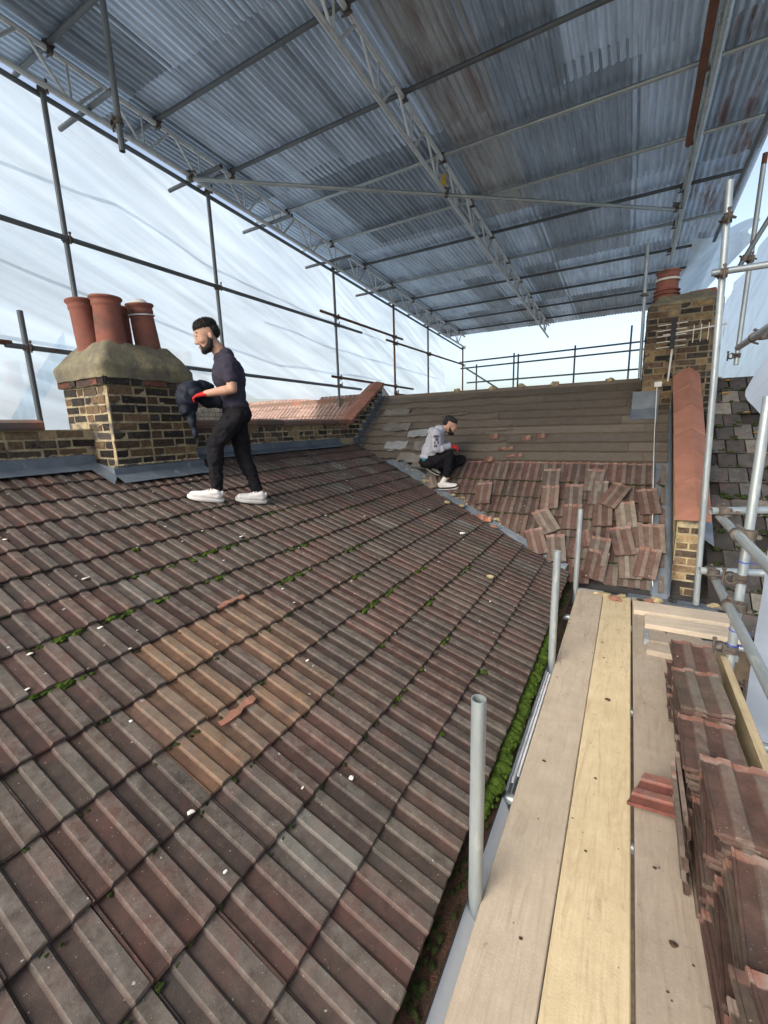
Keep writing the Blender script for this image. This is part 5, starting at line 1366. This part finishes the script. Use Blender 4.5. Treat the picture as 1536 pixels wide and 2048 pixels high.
fuse('beard', [F2.c((.045, -.068, 1.60), .017, (.060, -.058, 1.54), .024), F2.c((.045, .068, 1.60), .017, (.060, .058, 1.54), .024), F2.c((.058, -.05, 1.535), .026, (.092, -.02, 1.515), .026), F2.c((.058, .05, 1.535), .026, (.092, .02, 1.515), .026), F2.c((.092, -.022, 1.517), .026, (.092, .022, 1.517), .026), F2.e((.06, 0, 1.535), (.045, .05, .036), H2)], 'hair', m2, .0055, 3, lambda co: .003 * noise.noise(co * 110))
for s in (1, -1):
    fuse('eyebrow', [F2.c((.146, s * .013, 1.652), .005, (.130, s * .045, 1.655), .005)], 'hair', m2, .003, 1)
    fuse('eye', [F2.e((.136, s * .032, 1.632), (.010, .014, .008))], 'hair', m2, .003, 1)
hd = [F2.e((-.155, 0, 1.43), (.125, .165, .165), .35), F2.e((-.215, 0, 1.29), (.125, .155, .15), .25), F2.c((-.125, -.145, 1.525), .070, (-.125, .145, 1.525), .070), F2.c((-.09, -.04, 1.565), .070, (-.09, .04, 1.565), .070), F2.e((-.165, 0, 1.545), (.085, .115, .065), .4), F2.e((-.25, 0, 1.205), (.120, .158, .045), .15),
      F2.c((-.148, -.172, 1.535), .072, (-.137, -.20, 1.34), .062), F2.c((-.137, -.20, 1.34), .060, (.035, -.108, 1.355), .040), F2.c((-.148, .172, 1.535), .072, (-.10, .20, 1.34), .060), F2.c((-.10, .20, 1.34), .058, (.045, .065, 1.365), .040), F2.e((-.10, -.195, 1.325), (.07, .045, .045))]
ho = fuse('hoodie', hd, 'hoodie', m2, .0075, 5, fold(12, .012, 3, (1, 1, .8)))
# printed letters down the sleeve
a0, b0 = F2.w(-.148, -.172, 1.535), F2.w(-.137, -.20, 1.34); ax_ = (b0 - a0).normalized(); o1 = (-F2.l - ax_ * (-F2.l).dot(ax_)).normalized(); o2 = ax_.cross(o1)
mb = MB()
for r in range(4):
    for q in range(3):
        if (r + q) % 4 == 3: continue
        t0 = .03 + r * .042; ang0 = -.45 + q * .30 + .05 * (r % 2); rr = .0755 - .007 * t0 / .2
        g = [(t0, ang0), (t0 + .034, ang0 + .03), (t0 + .034, ang0 + .27), (t0, ang0 + .24)]
        def pp_(t, an, rad): return a0 + ax_ * t + (o1 * math.cos(an) + o2 * math.sin(an)) * rad
        mb.hexa([pp_(t, an, rr) for t, an in g] + [pp_(t, an, rr + .006) for t, an in g])
mb.obj('sleeve_print', 'print', m2)
t2 = [F2.e((-.245, 0, 1.145), (.130, .160, .090)), F2.c((-.215, -.09, 1.150), .094, (.030, -.12, 1.250), .070), F2.c((.030, -.12, 1.250), .070, (.022, -.10, 1.06), .066), F2.c((.022, -.10, 1.06), .066, (.012, -.09, .965), .050),
      F2.c((-.215, .09, 1.14), .094, (.225, .19, 1.145), .070), F2.c((.225, .19, 1.145), .070, (-.02, .12, 1.03), .062), F2.c((-.02, .12, 1.03), .062, (-.15, .10, 1.0), .050), F2.e((-.10, -.05, 1.12), (.13, .1, .07))]
fuse('trousers', t2, 'black_cloth', m2, .0075, 5, fold(12, .012, 6, (1, 1, .8)))
fuse('shirt_tail', [F2.e((-.285, -.12, 1.185), (.05, .035, .03))], 'teal', m2, .006, 3)
gn2 = Vector((0, -sb, cb))
def onfar(x, y): return Vector((x, y, zfar(y) + .036))
shoe(F2, onfar(-2.285, 5.525), onfar(-1.995, 5.56), Vector((0, -.45, .9)), F2.w(.012, -.09, .965), m2, 'shoe', 'shoe', .047, 'sole_dark', 'shoe')
shoe(F2, F2.w(-.285, .09, 1.055), F2.w(-.085, .10, .935), Vector((.4, -.3, .85)), F2.w(-.16, .10, 1.02), m2, 'shoe', 'shoe', .044, 'sole_dark', 'shoe')
hand(F2, F2.w(.042, -.10, 1.355), F2.f + F2.l * .25 + Vector((0, 0, -.15)), Vector((0, 0, -1)) + F2.l * .3, Vector((0, 0, 1)), m2, 'glove', 1, .5, 1.0)
hand(F2, F2.w(.052, .06, 1.365), F2.f - F2.l * .1 + Vector((0, 0, -.2)), Vector((0, 0, -1)) - F2.l * .3, Vector((0, 0, 1)), m2, 'glove', 1, .5, 1.0)
